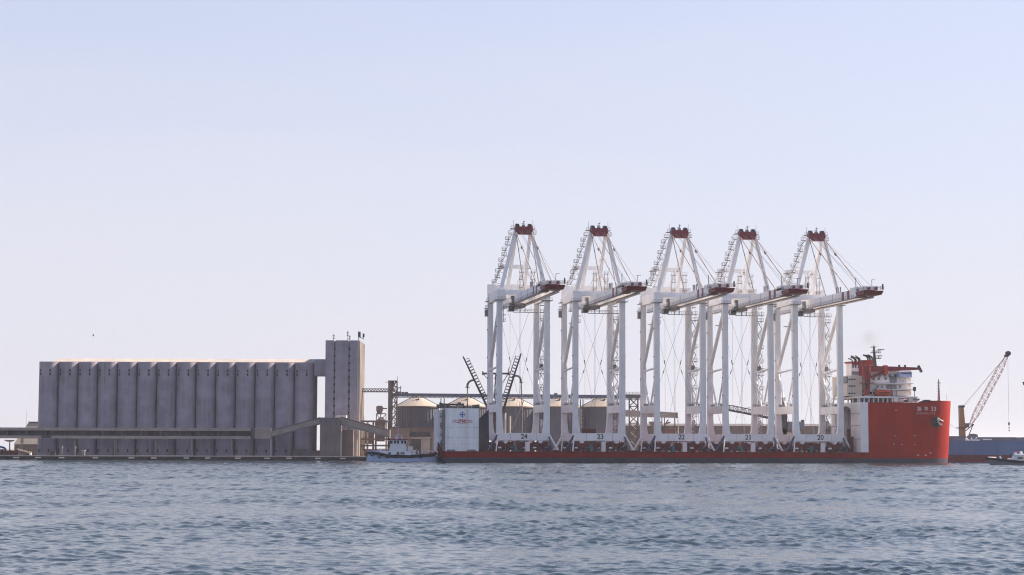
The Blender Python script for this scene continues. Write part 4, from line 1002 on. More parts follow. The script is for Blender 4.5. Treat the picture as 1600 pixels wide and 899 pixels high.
for v in (0, GV):
    t = MB().box(-LU-1.15, v-.85, 8.5, LU+1.15, v+.85, 11.34)
    for u in (-6.8, 6.8): t.prism([(u-1.1, 8.52), (u+1.1, 8.52), (u+.45, 7.5), (u-.45, 7.5)], v-.6, v+.6, 'y')
    s_ = P('sill_beam', t, M['white']); sills.append(s_)
    P('sill_plate', MB().box(-2.2, v-.7, 8.2, 2.2, v+.7, 8.5), M['grey'], parent=s_)
    for u in (-5.0, 0.2, 5.2): P('sill_seam', MB().box(u-.05, v-.88, 8.6, u+.05, v-.84, 11.3), M['rail'], parent=s_)
    for sx in (-1, 1):
        eq = P('equalizer_beam', MB().prism([(sx*6.8-3.0,7.9),(sx*6.8-1.3,7.9),(sx*6.8-.7,7.3),(sx*6.8+.7,7.3),(sx*6.8+1.3,7.9),(sx*6.8+3.0,7.9),(sx*6.8+3.0,6.7),(sx*6.8+2,6.1),(sx*6.8-2,6.1),(sx*6.8-3,6.7)], v-.5, v+.5, 'y'), M['deckred'])
        for du in (-2.3, 2.3):
            bg_ = P('bogie', MB().prism([(sx*6.8+du-1.9,6.3),(sx*6.8+du+1.9,6.3),(sx*6.8+du+2.1,5.2),(sx*6.8+du+1.4,4.75),(sx*6.8+du-1.4,4.75),(sx*6.8+du-2.1,5.2)], v-.55, v+.55, 'y'), M['deckred'])
            for dw in (-1.1, 1.1):
                P('wheel', MB().tube((sx*6.8+du+dw, v-.66, DZ+.5), (sx*6.8+du+dw, v+.66, DZ+.5), .5, 10), M['dark'], parent=bg_)
            P('drive_motor', MB().tube((sx*6.8+du-.7, v-.95, 5.7), (sx*6.8+du+.5, v-.95, 5.7), .33, 8), M['teal'] if du > 0 else M['white'], parent=bg_)
    P('cable_reel', MB().tube((-1.2, v-.6, 6.6), (-1.2, v+.4, 6.6), 1.3, 14), M['deckred'])
    P('cabinet', MB().box(.8, v-.9, DZ, 2.5, v+.3, 7.9), M['white_b'])
    P('cabinet', MB().box(-3.6, v-.8, DZ, -2.4, v+.3, 6.6), M['teal'])
    P('buffer', MB().tube((LU+1.2, v, 6.4), (LU+2.0, v, 6.4), .3, 7).tube((-LU-1.2, v, 6.4), (-LU-2.0, v, 6.4), .3, 7), M['dark'])
me = text_mesh('22', 2.7, M['ink'], 'number'); 
num = bpy.data.objects.new('number', me); C.objects.link(num); num.parent = sills[0]; num.location = Vector((.3, -.90, 9.95)) - crane.org
P('portal_beam', MB().box(-LU+2.41, -.8, 64.6, LU-2.41, .8, 66.35), M['white'])
P('portal_beam', MB().box(-LU+2.41, GV-.8, 66.8, LU-2.41, GV+.8, 70.1), M['white'])
for sx in (-1, 1):
    P('side_beam', MB().box(sx*LU-.85, 1.01, 62.7, sx*LU+.85, GV-1.01, 66.2), M['white'])
    tie = P('tie_beam', MB().box(sx*LU-.9, .92, 19.4, sx*LU+.9, GV-.92, 22.4), M['white'])
    P('tie_rail', MB().rail([(sx*LU-.8,1.2,22.4),(sx*LU-.8,GV-1.2,22.4)],1.1,1.6,.06), M['rail'], parent=tie)
    for v in (2.4, 5.5, 16.5, 19.4): P('tie_box', MB().box(sx*LU-.4,v-.5,22.42,sx*LU+.4,v+.5,23.2), M['grey'], parent=tie)
    P('diagonal_brace', MB().tube((sx*LU, .6, 60.5), (sx*LU, GV-.6, 37.6), .72, 10), M['white'], smooth=True)
    P('strut', MB().tube((sx*LU, .8, 37.0), (sx*LU, GV-.8, 36.2), .42, 8), M['white'], smooth=True)
    P('strut', MB().tube((sx*LU, .9, 36.4), (sx*LU, 9.6, 22.4), .36, 8), M['white'], smooth=True)
    P('strut', MB().tube((sx*LU, GV-.9, 35.6), (sx*LU, 12.4, 22.4), .36, 8), M['white'], smooth=True)
# boom and girders
BT = -63.0
for sx in (-1, 1):
    bm_ = P('boom_girder', MB().box(sx*2.1, -54, 61.1, sx*3.4, -1.2, 64.4), M['white'])
    P('trolley_rail', MB().box(sx*1.75, -54, 61.3, sx*2.09, 38, 61.6), M['rust'])
    P('main_girder', MB().box(sx*2.1, -1.15, 61.1, sx*3.4, 40, 64.4), M['white'])
    for va in (-39.5, -45.5): P('red_band', MB().box(sx*3.38, va-1.2, 61.12, sx*3.44, va+1.2, 64.42), M['apexred'], parent=bm_)
    for va in (-14, -28): P('splice', MB().box(sx*3.38, va-.1, 61.1, sx*3.46, va+.1, 64.5), M['rail'], parent=bm_)
P('boom_walkway', MB().box(-4.2, -53, 61.0, -3.42, 38, 61.12).rail([(-4.15,-53,61.12),(-4.15,38,61.12)],1.05,2.2,.045), M['rail'])
for v in (-52, -43, -33, -22, -11, -2.5, 12, 24, 36): P('cross_tie', MB().box(-2.08, v-.5, 63.1, 2.08, v+.5, 64.2), M['white'])
tp = P('boom_tip', MB().loft([[(-3.4,-54.05,61.7),(3.4,-54.05,61.7),(3.4,BT+1.2,61.7),(-3.4,BT+1.2,61.7)],[(-3.8,-54.05,63.1),(3.8,-54.05,63.1),(3.8,BT,63.1),(-3.8,BT,63.1)]]), M['apexred'])
P('tip_upper', MB().box(-3.4,-54.0,63.55,3.4,-47.5,65.2).box(-2.6,-60,63.55,2.6,-54.2,64.8), M['white'], parent=tp)
P('tip_rail', MB().rail([(-3.9,-54.1,63.5),(-3.9,BT+.1,63.5),(3.9,BT+.1,63.5),(3.9,-54.1,63.5)],1.2,1.2,.06), M['rail'], parent=tp)
P('tip_sheave', MB().box(-2,BT+.5,63.5,-1.2,BT+1.6,64.5).box(.8,BT+.5,63.5,1.7,BT+1.6,64.6).box(3.3,BT+.1,63.5,3.75,BT+.5,65.6), M['dark'], parent=tp)
P('tip_post', MB().tube((-3.2,-53,65),(-3.2,-53,68.5),.13,4), M['dark'], parent=tp)
P('tip_post', MB().tube((1.5,-57,64),(1.5,-57,67.6),.11,4).tube((1.5,-57,67.6),(2.8,-57,67.6),.09,4), M['dark'], parent=tp)
P('tip_ledge', MB().box(-4.4,-60,60.9,-1.5,-55,61.38), M['rust'], parent=tp)
for va in (-35.5, -31, -33): P('boom_post', MB().box(-3.1, va-.15, 64.4, -2.7, va+.15, 66.2+random.random()), M['rail'])
# apex
ap = P('apex_beam', MB().prism([(-3.4,91.0),(3.4,91.0),(3.5,89.6),(3.0,88.0),(-2.4,88.0),(-3.4,89.4)], -1.3, 1.3, 'y'), M['apexred'])
for u in (-2.5, 2.4): P('sheave_block', MB().prism([(u-.85,91.0),(u+.9,91.0),(u+.6,92.0),(u-.6,92.1)], -.9, .9, 'y'), M['dark'], parent=ap)
P('apex_mast', MB().tube((0,0,90.7),(.2,0,93.4),.14,5).box(-.7,-.2,92.1,.4,.2,92.3).box(-.2,-.2,92.9,.6,.2,93.1).box(-.6,-.4,91.0,.6,.4,91.8), M['rail'], parent=ap)
for u in (-4.0, 3.7): P('lightning_rod', MB().tube((u,0,90.2),(u,0,93.6),.08,4), M['rail'], parent=ap)
P('apex_platform', MB().box(-5.2,-1.4,90.0,-3.2,1.6,90.2).rail([(-5.1,-1.3,90.2),(-3.3,-1.3,90.2)],1.1,.9,.06), M['rail'], parent=ap)
P('apex_platform', MB().box(3.45,-1.4,90.0,4.4,1.6,90.2).rail([(3.3,-1.3,90.2),(4.3,-1.3,90.2)],1.1,.9,.06), M['rail'], parent=ap)
P('side_cage', MB().box(4.0,-.6,88.1,5.0,.8,88.3).rail([(4.0,-.5,88.3),(5.0,-.5,88.3)],1.3,.5,.07), M['rail'], parent=ap)
for sx in (-1, 1):
    P('mast_leg', MB().beam((sx*3.05, 0, 89.4), (sx*(LU-.5), 0, 66.4), 1.3, 1.3), M['white'])
    P('rear_leg', MB().beam((sx*2.7, .7, 88.6), (sx*3.5, 19, 64.5), 1.15, 1.15), M['white'])
    P('back_stay', MB().tube((sx*3.0, .9, 88.4), (sx*3.7, 36, 64.4), .34, 8), M['white'], smooth=True)
    P('fore_stay', MB().tube((sx*3.1, -.6, 89.0), (sx*3.0, -45, 64.6), .21, 6), M['stay'])
    P('inner_stay', MB().tube((sx*3.0, -.6, 88.6), (sx*2.9, -19, 64.5), .2, 6), M['rope'])
    P('trestle_leg', MB().beam((sx*4.8, GV, 77.2), (sx*(LU-.9), GV, 70.2), .7, .7), M['white'])
    P('trestle_brace', MB().beam((sx*4.4, GV+.3, 77.0), (sx*1.2, GV+.3, 70.2), .35, .35), M['white'])
    for dv in (0, 1): P('hoist_rope', MB().tube((sx*(1.0+dv*.8), -.6, 89.8), (sx*(1.2+dv*.7), -50-5*dv, 65.4), .06, 3), M['rope'])
    P('stay_joint', MB().beam((sx*3.06,-13.2,81.8),(sx*3.06,-14.6,81.05),.7,.7), M['rust'])
P('trestle_beam', MB().box(-5.2, GV-.6, 76.8, 5.2, GV+.6, 78.3), M['white'])
P('trestle_platform', MB().box(-6.3, GV-1.4, 76.7, -4.0, GV+1.4, 76.98).rail([(-6.2,GV-1.3,77),(-4.1,GV-1.3,77)],1.1,.9,.06), M['rail'])
P('trestle_platform', MB().box(4.0, GV-1.4, 76.7, 6.3, GV+1.4, 76.98).rail([(4.1,GV-1.3,77),(6.2,GV-1.3,77)],1.1,.9,.06), M['rail'])
# stair climbing the left mast leg
for k in range(10):
    f = k/9; z = 88.2 - f*18.6; u = -4.5 - f*4.9; v = 2.0 + f*6
    o_ = (.55 if k % 2 else 0)
    ld = P('landing', MB().box(u-1.0-o_, v-.7, z, u+.8-o_, v+.7, z+.16).rail([(u-.95-o_,v-.65,z+.16),(u+.75-o_,v-.65,z+.16)],1.15,.85,.065).rail([(u-.95-o_,v-.65,z+.16),(u-.95-o_,v+.65,z+.16)],1.15,.85,.065), M['rail'])
    if k < 9:
        z2 = 88.2 - (k+1)/9*18.6; u2 = -4.5 - (k+1)/9*4.9
        P('stair_flight', MB().beam((u+.4-o_,v+.2,z),(u2-.4,v+.8,z2+.2),.5,.16,side=(0,1,0)).tube((u+.4-o_,v+.2,z+1),(u2-.4,v+.8,z2+1.2),.05,4), M['rail'])
    P('stair_bracket', MB().tube((u+.6,v,z-.1),(u+2.0,1.0,z-.9),.08,4), M['rail'])
for u in (2.9, 7.5):
    t = MB()
    for du in (-.65, .65): t.tube((u+du,GV-1.8,66.2),(u+du,GV-1.8,75.6),.12,4)
    for z in (69.0, 72.2, 75.0): t.box(u-.95, GV-2.6, z, u+.95, GV-1.2, z+.16)
    t.rail([(u-.9,GV-2.5,75.1),(u+.9,GV-2.5,75.1)],1.1,.9,.06).rail([(u-.9,GV-2.5,72.3),(u+.9,GV-2.5,72.3)],1.1,.9,.06)
    P('ladder_tower', t, M['rail'])
mh = P('machinery_house', MB().box(-4.4, 25, 64.6, 4.4, 39, 69.3), M['white_b'])
P('house_roof', MB().box(-4.6, 24.8, 69.3, 4.6, 39.2, 69.6).rail([(-4.5,24.9,69.6),(4.5,24.9,69.6)],1,1.5,.05), M['rail'], parent=mh)
P('house_door', MB().box(-4.46, 28, 64.8, -4.38, 29.4, 67), M['grey'], parent=mh)
# trolley, cab, service platforms
tr = P('trolley', MB().box(-2.0, 7, 60.2, 2.0, 15, 61.0).box(-3.2, 8, 60.4, -1.2, 11, 61.05).box(-1.6, 8, 61.0, 1.6, 14, 61.9), M['grey'])
cb = P('cab', MB().box(-4.4, 8, 58.7, -2.3, 11.2, 60.7), M['bluegrey'])
P('cab_window', MB().box(-4.2, 7.94, 58.9, -2.5, 8.02, 60.2).box(-4.46, 8.2, 58.9, -4.38, 11, 60.2), M['glass'], parent=cb)
P('cab_roof', MB().box(-4.6, 7.8, 60.7, -2.1, 11.4, 60.9), M['white'], parent=cb)
P('machine_cluster', MB().tube((-4.2,3,62.2),(-2.0,3,62.2),1.2,9).box(-5.2,1.6,60.6,-3.5,4.4,61.4).box(-4.6,2.0,63,-3.45,4,64.2), M['hatch'])
P('service_platform', MB().box(-2.2, 9, 58.4, 7.6, 10.4, 58.58).rail([(-2.2,9.05,58.58),(7.6,9.05,58.58)],1.1,1.3,.065).tube((.4,9.7,58.5),(.4,9.7,61.1),.12,4).tube((2.5,9.7,58.5),(2.5,9.7,61.1),.12,4), M['rail'])
P('side_platform', MB().box(-LU+.9, 8, 54.7, -5.6, 10, 54.9).rail([(-LU+.9,8.05,54.9),(-5.6,8.05,54.9)],1.1,1.0,.06).tube((-6.2,9,54.8),(-6.2,9,61),.12,4).box(-7.5,8.2,57.2,-5.2,9.8,57.4), M['rail'])
P('side_platform', MB().box(-LU+.9, 15, 54.7, -6.4, 17, 54.9), M['rail'])
for (v, z, u0_, u1_) in ((GV-2, 59.2, LU+1.1, LU+3.4), (GV-2, 62.0, LU+1.1, LU+2.6)):
    P('corner_platform', MB().box(u0_, v-1.2, z, u1_, v+1.2, z+.2).rail([(u0_,v-1.15,z+.2),(u1_,v-1.15,z+.2)],1.1,.8,.06), M['rail'])
P('leg_walkway', MB().box(-LU-2.4, GV-1.5, 60.5, -LU-1.08, GV+1.5, 60.7).rail([(-LU-2.3,GV-1.4,60.7),(-LU-1.1,GV-1.4,60.7)],1.1,.6,.07).box(-LU-2.2,GV-.8,57.5,-LU-1.08,GV+.6,60.2), M['grey'])
# stair tower on the far right leg
t_ = 0
sx0, sx1 = LU+1.3, LU+3.2; vv0 = GV-.6
P('stair_post', MB().tube((sx1,vv0,12),(sx1,vv0,61.5),.07,4).tube((sx0+.1,vv0-.1,12),(sx0+.1,vv0-.1,61.5),.09,4), M['rail'])
for k in range(9):
    z = 13 + k*5.5
    P('stair_landing', MB().box(sx0, vv0-.9, z, sx1+.5, vv0+.9, z+.17).rail([(sx0,vv0-.85,z+.17),(sx1+.45,vv0-.85,z+.17)],1.1,.8,.06).tube((sx0-.2,vv0,z-1.4),(sx1,vv0,z),.09,4), M['rail'])
    if k < 8:
        P('stair_flight', MB().beam((sx0+.3,vv0-.4,z+.1),(sx1-.1,vv0-.4,z+2.75),.5,.14,side=(0,1,0)).beam((sx1-.1,vv0+.4,z+2.75),(sx0+.3,vv0+.4,z+5.5),.5,.14,side=(0,1,0)), M['rail'])
P('stair_cabin', MB().box(sx0-.1, GV-1.4, 36.6, sx1+1.0, GV+1.2, 36.8).rail([(sx0,GV-1.3,36.8),(sx1+.9,GV-1.3,36.8)],1.2,.8,.07).box(sx0,GV-1,36.8,sx0+1.2,GV+.4,39), M['grey'])
P('lift_shaft', MB().box(sx0+.3, GV-.4, 12, sx0+1.4, GV+.6, 17), M['white'])
# lashing wires with turnbuckles
vm = GV/2
for sx in (-1, 1):
    for (p, q) in (((-sx*5.2, vm, 61), (sx*(LU-.5), vm, 21.5)), ((-sx*(LU-.9), vm, 62.5), (sx*3.0, vm, 11.4))):
        wv = P('lashing_wire', MB().tube(p, q, .055, 3), M['rope'])
        a = Vector(p); b = Vector(q); 
        for f in (.43 if abs(p[0]) > 6 else .62,): P('turnbuckle', MB().tube(a.lerp(b,f), a.lerp(b,f+.035), .17, 5), M['dark'], parent=wv)
P('load_wire', MB().tube((-3.6, vm-2, 60.2), (-3.6, vm-2, 20), .05, 3).tube((.6, vm, 60.2), (.6, vm, 14), .05, 3).tube((1.0, vm, 60.2),(1.0,vm,14),.04,3), M['rope'])
# sea fastening struts
for v in (0, GV):
    for sx in (-1, 1):
        P('sea_fastening', MB().tube((sx*(LU+.9), v-1.0, 10.4), (sx*(LU+4.4), v-1.0, DZ), .44, 7), M['blue'] if (sx < 0) == (v == 0) else M['white'])
        P('sea_fastening', MB().tube((sx*(LU+.7), v-1.2, 10.0), (sx*(LU+1.6), v-2.6, DZ), .26, 7), M['white'] if sx < 0 else M['blue'])
        P('fastening_foot', MB().box(sx*(LU+4.9), v-1.6, DZ, sx*(LU+1.2), v-.5, DZ+.5), M['deckred'])
P('lower_cable', MB().path([(LU-1.2, 3, 19.4), (LU-.4, 4, 14), (LU+.2, 5, 8.5)], .07, 3).path([(-LU+1, 14, 19.4), (-LU+2.2, 12, 13), (-LU+2.6, 11, 8)], .07, 3), M['dark'])

crane_u = {22: 0.0, 24: su(817.1, 0, 684), 23: su(935.8, 0, 684), 21: su(1169.6, 0, 684), 20: su(1278.6, 0, 684)}
notes = {24: 'leftmost, next to the stern casing', 23: 'second from the stern casing', 22: 'in the middle of the five', 21: 'second from the red bow', 20: 'next to the high red bow'}
crane.o['label'] = 'white container crane numbered 22 on its sill beam, ' + notes[22]
for n_ in (24, 23, 21, 20):
    c = copy_tree(crane.o); u = crane_u[n_]
    c.location = SO + AX*u + NX*(GV/2) + Vector((0,0,DZ))
    c['label'] = f'white container crane numbered {n_} on its sill beam, ' + notes[n_]
    for ch in c.children:
        if ch.name.split('.')[0] in ('trolley', 'cab', 'machine_cluster'): ch.location.y += {24:-1.2,23:.9,21:-.5,20:1.6}[n_]
        if ch.name.split('.')[0] == 'lashing_wire': ch.location.z += {24:.4,23:-.3,21:.2,20:-.4}[n_]
        for g in ch.children:
            if g.name.startswith('number'):
                g.data = text_mesh(str(n_), 2.7, M['ink'], 'number')
                g.location.x += {24:-.0,23:.1,21:-.6,20:.3}[n_]

# loose deck cargo and painted sunlit parts between the crane bases
random.seed(5)
deck_items = [('upright panel with sunlight painted tan under the number 22 sill beam', 'crate', 1051.5, 689.8, 1055, 697.5, 'cream'), ('low pale skid under the right half of crane 22', 'skid', 1084, 703, 1097, 705.5, 'fender'),  # the tan panel has sunlight put into its colour
    ('pale skid under crane 22 near the teal motors', 'skid', 1066, 702, 1073, 705.5, 'fender'), ('grey locker beneath the middle of crane 23', 'locker', 922, 690, 931, 705.5, 'grey'), ('pale low crate under the left half of crane 23', 'crate', 905.5, 702.5, 911, 705.5, 'fender'),
    ('pale stacked crate at the right foot of crane 23', 'crate', 962, 694, 972, 705.5, 'cream'), ('grey steel drum stand beneath crane 24', 'drum', 806, 690, 814, 704.5, 'grey'), ('pale drum rack right of centre under crane 24', 'rack', 846, 701, 852, 704.5, 'fender'),
    ('white bottle rack under crane 20', 'rack', 1288, 692, 1292, 706, 'white'), ('flat pale pallet beneath crane 21', 'pallet', 1191, 704, 1206, 706.5, 'fender'), ('post with sunlight painted tan under crane 21', 'crate', 1156.5, 690, 1159, 698, 'cream'),  # the tan post is coloured as if lit by the sun
    ('long red machinery skid behind the legs of crane 23', 'skid', 909, 671, 931, 678, 'deckred')]
for lab, cat, a, y1_, b, y2_, mt in deck_items:
    v = 3.2 if 'behind' not in lab else 24.0
    ua_, za = sh(a, y1_, v); ub_, zb2 = sh(b, y2_, v); zb2 = DZ
    t = Thing(cat + '_cargo', lab, cat, ((ua_+ub_)/2, v, DZ), 'ship')
    t.part('body', MB().box(ua_, v, DZ, ub_, v+1.3, za), M[mt]); t.part('lid', MB().box(ua_-.08, v-.08, za, ub_+.08, v+1.38, za+.14), M[mt])
    for f in (.2, .8): t.part('strap', MB().box(ua_+(ub_-ua_)*f-.06, v-.04, DZ, ua_+(ub_-ua_)*f+.06, v+1.33, za+.02), M['dark'])

# ------------------------------------------------------------------ boats
def hull_rings(L, prof, z_bot=-1.0):
    rings = []
    for f, hb, hw, zd in prof:
        x = f*L
        rings.append([(x, -hw, z_bot), (x, -hw*1.02, 0), (x, -hb, zd), (x, hb, zd), (x, hw*1.02, 0), (x, hw, z_bot)])
    return rings
TGY = 738.0
def gxx(px): return lx(px, TGY, 712)
def gzz(py, px=630): return lz(py, TGY, px)
x0, x1 = gxx(573), gxx(689); TL = x1-x0
tug = Thing('tugboat', 'white and pale blue tugboat with black fendering beside the red ship stern', 'tugboat', ((x0+x1)/2, TGY, 0))
sh_ = lambda pts: [[(x0+a, TGY+b, c) for a, b, c in r] for r in pts]
zdk = lambda py: gzz(py)
prof = [(0.0,.5,.3,zdk(707.6)), (.04,1.9,1.0,zdk(706.5)), (.10,3.0,2.0,zdk(706.3)), (.2,3.9,3.1,zdk(708)), (.32,4.2,3.8,zdk(711)), (.6,4.2,3.9,zdk(711.5)), (.8,4.0,3.6,zdk(709.6)), (.94,2.9,2.4,zdk(708.2)), (1.0,1.6,.9,zdk(708.5))]
tug.part('hull', MB().loft(sh_(hull_rings(TL, prof))), M['boat'], smooth=False)
t = MB()
pr2 = [(f, hb+.18, hw, zd) for f, hb, hw, zd in prof]
for a, b in zip(pr2, pr2[1:]):
    for s_ in (-1, 1):
        th = 1.05 if .05 < a[0] < .9 else .8
        t.add([(x0+a[0]*TL, TGY+s_*(a[1]), a[3]-th),(x0+b[0]*TL, TGY+s_*b[1], b[3]-th),(x0+b[0]*TL, TGY+s_*b[1], b[3]+.1),(x0+a[0]*TL, TGY+s_*a[1], a[3]+.1),
               (x0+a[0]*TL, TGY+s_*(a[1]-.45), a[3]-th),(x0+b[0]*TL, TGY+s_*(b[1]-.45), b[3]-th),(x0+b[0]*TL, TGY+s_*(b[1]-.45), b[3]+.1),(x0+a[0]*TL, TGY+s_*(a[1]-.45), a[3]+.1)],
              [(0,1,2,3),(4,7,6,5),(3,2,6,7),(0,4,5,1)])
t.box(x0-.15, TGY-.9, gzz(714), x0+.5, TGY+.9, gzz(707.5))
tug.part('fender_belt', t, M['rubber'])
tug.part('bulwark', MB().loft([[(x0+.2,TGY-.7,gzz(707.5)),(x0+5.2,TGY-3.75,gzz(708)),(x0+5.2,TGY+3.75,gzz(708)),(x0+.2,TGY+.7,gzz(707.5))],[(x0-.1,TGY-.9,gzz(705)),(x0+5.2,TGY-3.8,gzz(703.6)),(x0+5.2,TGY+3.8,gzz(703.6)),(x0-.1,TGY+.9,gzz(705))]]), M['boat'])
h_ = tug.part('deckhouse', MB().loft([[(gxx(588),TGY-3.0,gzz(712)),(gxx(644),TGY-3.0,gzz(712)),(gxx(644),TGY+3,gzz(712)),(gxx(588),TGY+3,gzz(712))],[(gxx(590),TGY-2.9,gzz(704.6)),(gxx(643.5),TGY-2.9,gzz(704.6)),(gxx(643.5),TGY+2.9,gzz(704.6)),(gxx(590),TGY+2.9,gzz(704.6))]]), M['boatwhite'])
for a, b, c, d in ((607.5,611.5,707,710.3),(620.5,624.5,706.3,711.5),(626.5,632.5,707,710)): tug.part('window', MB().box(gxx(a), TGY-3.06, gzz(d), gxx(b), TGY-2.9, gzz(c)), M['glass'], parent=h_)
tug.part('upper_house', MB().box(gxx(613), TGY-2.2, gzz(704.5), gxx(634.5), TGY+2.2, gzz(697)).prism([(gxx(608.5),gzz(704.5)),(gxx(614),gzz(704.5)),(gxx(614),gzz(692)),(gxx(611),gzz(692))], TGY-1.9, TGY+1.9, 'y'), M['boatwhite'])
wh_ = tug.part('wheelhouse', MB().loft([[(gxx(612.5),TGY-2.0,gzz(697)),(gxx(633),TGY-2.0,gzz(697)),(gxx(633),TGY+2,gzz(697)),(gxx(612.5),TGY+2,gzz(697))],[(gxx(606.5),TGY-2.3,gzz(688.2)),(gxx(636.5),TGY-2.3,gzz(688.2)),(gxx(636.5),TGY+2.3,gzz(688.2)),(gxx(606.5),TGY+2.3,gzz(688.2))]]), M['boatwhite'])
for a, b in ((608.8,614),(616,619.4),(620.6,624),(627,630.5),(631.6,635.4)): tug.part('window', MB().add([(gxx(a)+.1,TGY-2.12,gzz(693.5)),(gxx(b)-.1,TGY-2.12,gzz(693.5)),(gxx(b),TGY-2.33,gzz(689)),(gxx(a),TGY-2.33,gzz(689)),(gxx(a)+.1,TGY-1.9,gzz(693.5)),(gxx(b)-.1,TGY-1.9,gzz(693.5)),(gxx(b),TGY-2.0,gzz(689)),(gxx(a),TGY-2.0,gzz(689))],[(0,1,2,3),(4,7,6,5),(0,4,5,1),(1,5,6,2),(2,6,7,3),(3,7,4,0)]), M['glass'], parent=wh_)
tug.part('roof', MB().box(gxx(605.5), TGY-2.5, gzz(688.2), gxx(637.5), TGY+2.5, gzz(686.6)), M['apexred'])
tug.part('mast', MB().beam((gxx(621.5),TGY,gzz(697)),(gxx(621.5),TGY,gzz(679)),.5,.5,.25,.25).box(gxx(617.5),TGY-.5,gzz(688),gxx(620.5),TGY+.5,gzz(681)).box(gxx(618.5),TGY-.6,gzz(680),gxx(624),TGY+.6,gzz(679.3)).tube((gxx(622),TGY,gzz(680)),(gxx(622),TGY,gzz(664)),.06,4).tube((gxx(627.5),TGY,gzz(687)),(gxx(627.5),TGY,gzz(678)),.09,4).box(gxx(626),TGY-.4,gzz(684.5),gxx(629),TGY+.4,gzz(682)), M['boat'])
tug.part('towing_winch', MB().box(gxx(638),TGY-1.4,gzz(711),gxx(645),TGY+1.4,gzz(697.5)).box(gxx(644),TGY-2.2,gzz(712),gxx(649),TGY+2.2,gzz(703)), M['cream'])
t = MB()
for k in range(9):
    px = 646 + k*3; h = random.uniform(4, 11); t.tube((gxx(px),TGY-1+random.random()*2,gzz(712)),(gxx(px)+random.uniform(-.5,.5),TGY,gzz(712-h)),.12,4)
tug.part('deck_gear', t, M['cream'])
for px in (673, 680.5, 687.5):
    rr = [(gxx(px)+.95*math.cos(2*math.pi*i/12), TGY-3.0, gzz(708.8)+.95*math.sin(2*math.pi*i/12)) for i in range(13)]
    tug.part('tyre', MB().path(rr, .26, 5), M['fender'] if px < 687 else M['rubber'])
for px in (582, 594, 606, 619, 632, 645, 658):
    f_ = (px-573)/116; hb = 3.0 if f_ < .15 else 4.3 if f_ < .75 else 3.9
    zc = gzz(710.5 if f_ < .15 else 713.2 if f_ < .75 else 711.5)
    tug.part('tyre', MB().path([(gxx(px)+.55*math.cos(2*math.pi*i/10), TGY-hb-.12, zc+.55*math.sin(2*math.pi*i/10)) for i in range(11)], .2, 5), M['rubber'])
tug.part('deck_rail', MB().rail([(gxx(590),TGY-2.8,gzz(704.6)),(gxx(612),TGY-2.8,gzz(704.6))],.9,1.2,.05), M['boatwhite'])
tug.part('deck_rail', MB().rail([(gxx(635),TGY-2.8,gzz(704.6)),(gxx(643),TGY-2.8,gzz(704.6))],.9,1.0,.05), M['boatwhite'])
tug.part('rubbing_line', MB().box(gxx(578),TGY-4.05,gzz(716.2),gxx(660),TGY-3.6,gzz(715.6)), M['boatwhite']) if False else None
pp = Thing('person', 'person in pale clothes standing on the after deck of the tugboat', 'person', (gxx(654), TGY-1, gzz(711)))
b0 = gzz(711.2); px_ = gxx(654)
def person(x, y, z, name_body='body'):
    t = MB()
    t.loft([[(x+sx*.0+.11*s*math.cos(a)-.1, y+.11*s*math.sin(a), z+h) for a in [2*math.pi*i/8 for i in range(8)]] for h, s in ((0,.7),(.45,.8),(.85,1.0))])
    t.loft([[(x+.11*s*math.cos(a)+.1, y+.11*s*math.sin(a), z+h) for a in [2*math.pi*i/8 for i in range(8)]] for h, s in ((0,.7),(.45,.8),(.85,1.0))])
    t.loft([[(x+.22*s*math.cos(a), y+.15*s*math.sin(a), z+h) for a in [2*math.pi*i/10 for i in range(10)]] for h, s in ((.8,.85),(1.1,.9),(1.38,1.05),(1.47,.45),(1.53,.36),(1.58,.45),(1.66,.5),(1.74,.42),(1.78,.1))])
    for s_ in (-1, 1): t.tube((x+s_*.22,y,z+1.4),(x+s_*.3,y-.05,z+1.08),.065,6,.05).tube((x+s_*.3,y-.05,z+1.08),(x+s_*.27,y-.2,z+.82),.05,6,.035)
    return t
sx = 0
pp.part('body', person(px_, TGY-1, b0), M['cream'])

# pilot boat at the right edge
PY = 668.0
def px2(px): return lx(px, PY, 718)
def pz2(py, px=1575): return lz(py, PY, px)
x0b, x1b = px2(1540), px2(1640); BL = x1b-x0b
pb = Thing('pilot_boat', 'dark hulled pilot boat with white cabin cut by the right edge', 'boat', ((x0b+x1b)/2, PY, 0))
profb = [(0,.2,.1,pz2(715)), (.06,1.2,.5,pz2(715.3)), (.16,2.0,1.2,pz2(716.2)), (.3,2.5,1.9,pz2(718.2)), (.5,2.6,2.2,pz2(720)), (.8,2.6,2.2,pz2(720.6)), (1,2.3,2.0,pz2(720.6))]
R2 = [[(x0b+a+ (0 if c > .5 else (1.6 if f_[0]==0 else .5*(1-min(1,f_[0]*5)))), PY+b, c) for a, b, c in r] for r, f_ in zip(hull_rings(BL, profb, -.7), profb)]
pb.part('hull', MB().loft(R2), M['hatch'])
t = MB()
for a, b in zip(profb, profb[1:]):
    for s_ in (-1,1):
        t.add([(x0b+a[0]*BL-.1, PY+s_*(a[1]+.15), a[3]-.75),(x0b+b[0]*BL, PY+s_*(b[1]+.15), b[3]-.75),(x0b+b[0]*BL, PY+s_*(b[1]+.15), b[3]+.05),(x0b+a[0]*BL-.1, PY+s_*(a[1]+.15), a[3]+.05),
               (x0b+a[0]*BL, PY+s_*(a[1]-.2), a[3]-.75),(x0b+b[0]*BL, PY+s_*(b[1]-.2), b[3]-.75),(x0b+b[0]*BL, PY+s_*(b[1]-.2), b[3]+.05),(x0b+a[0]*BL, PY+s_*(a[1]-.2), a[3]+.05)],[(0,1,2,3),(4,7,6,5),(3,2,6,7),(0,4,5,1)])
pb.part('fender_belt', t, M['rubber'])
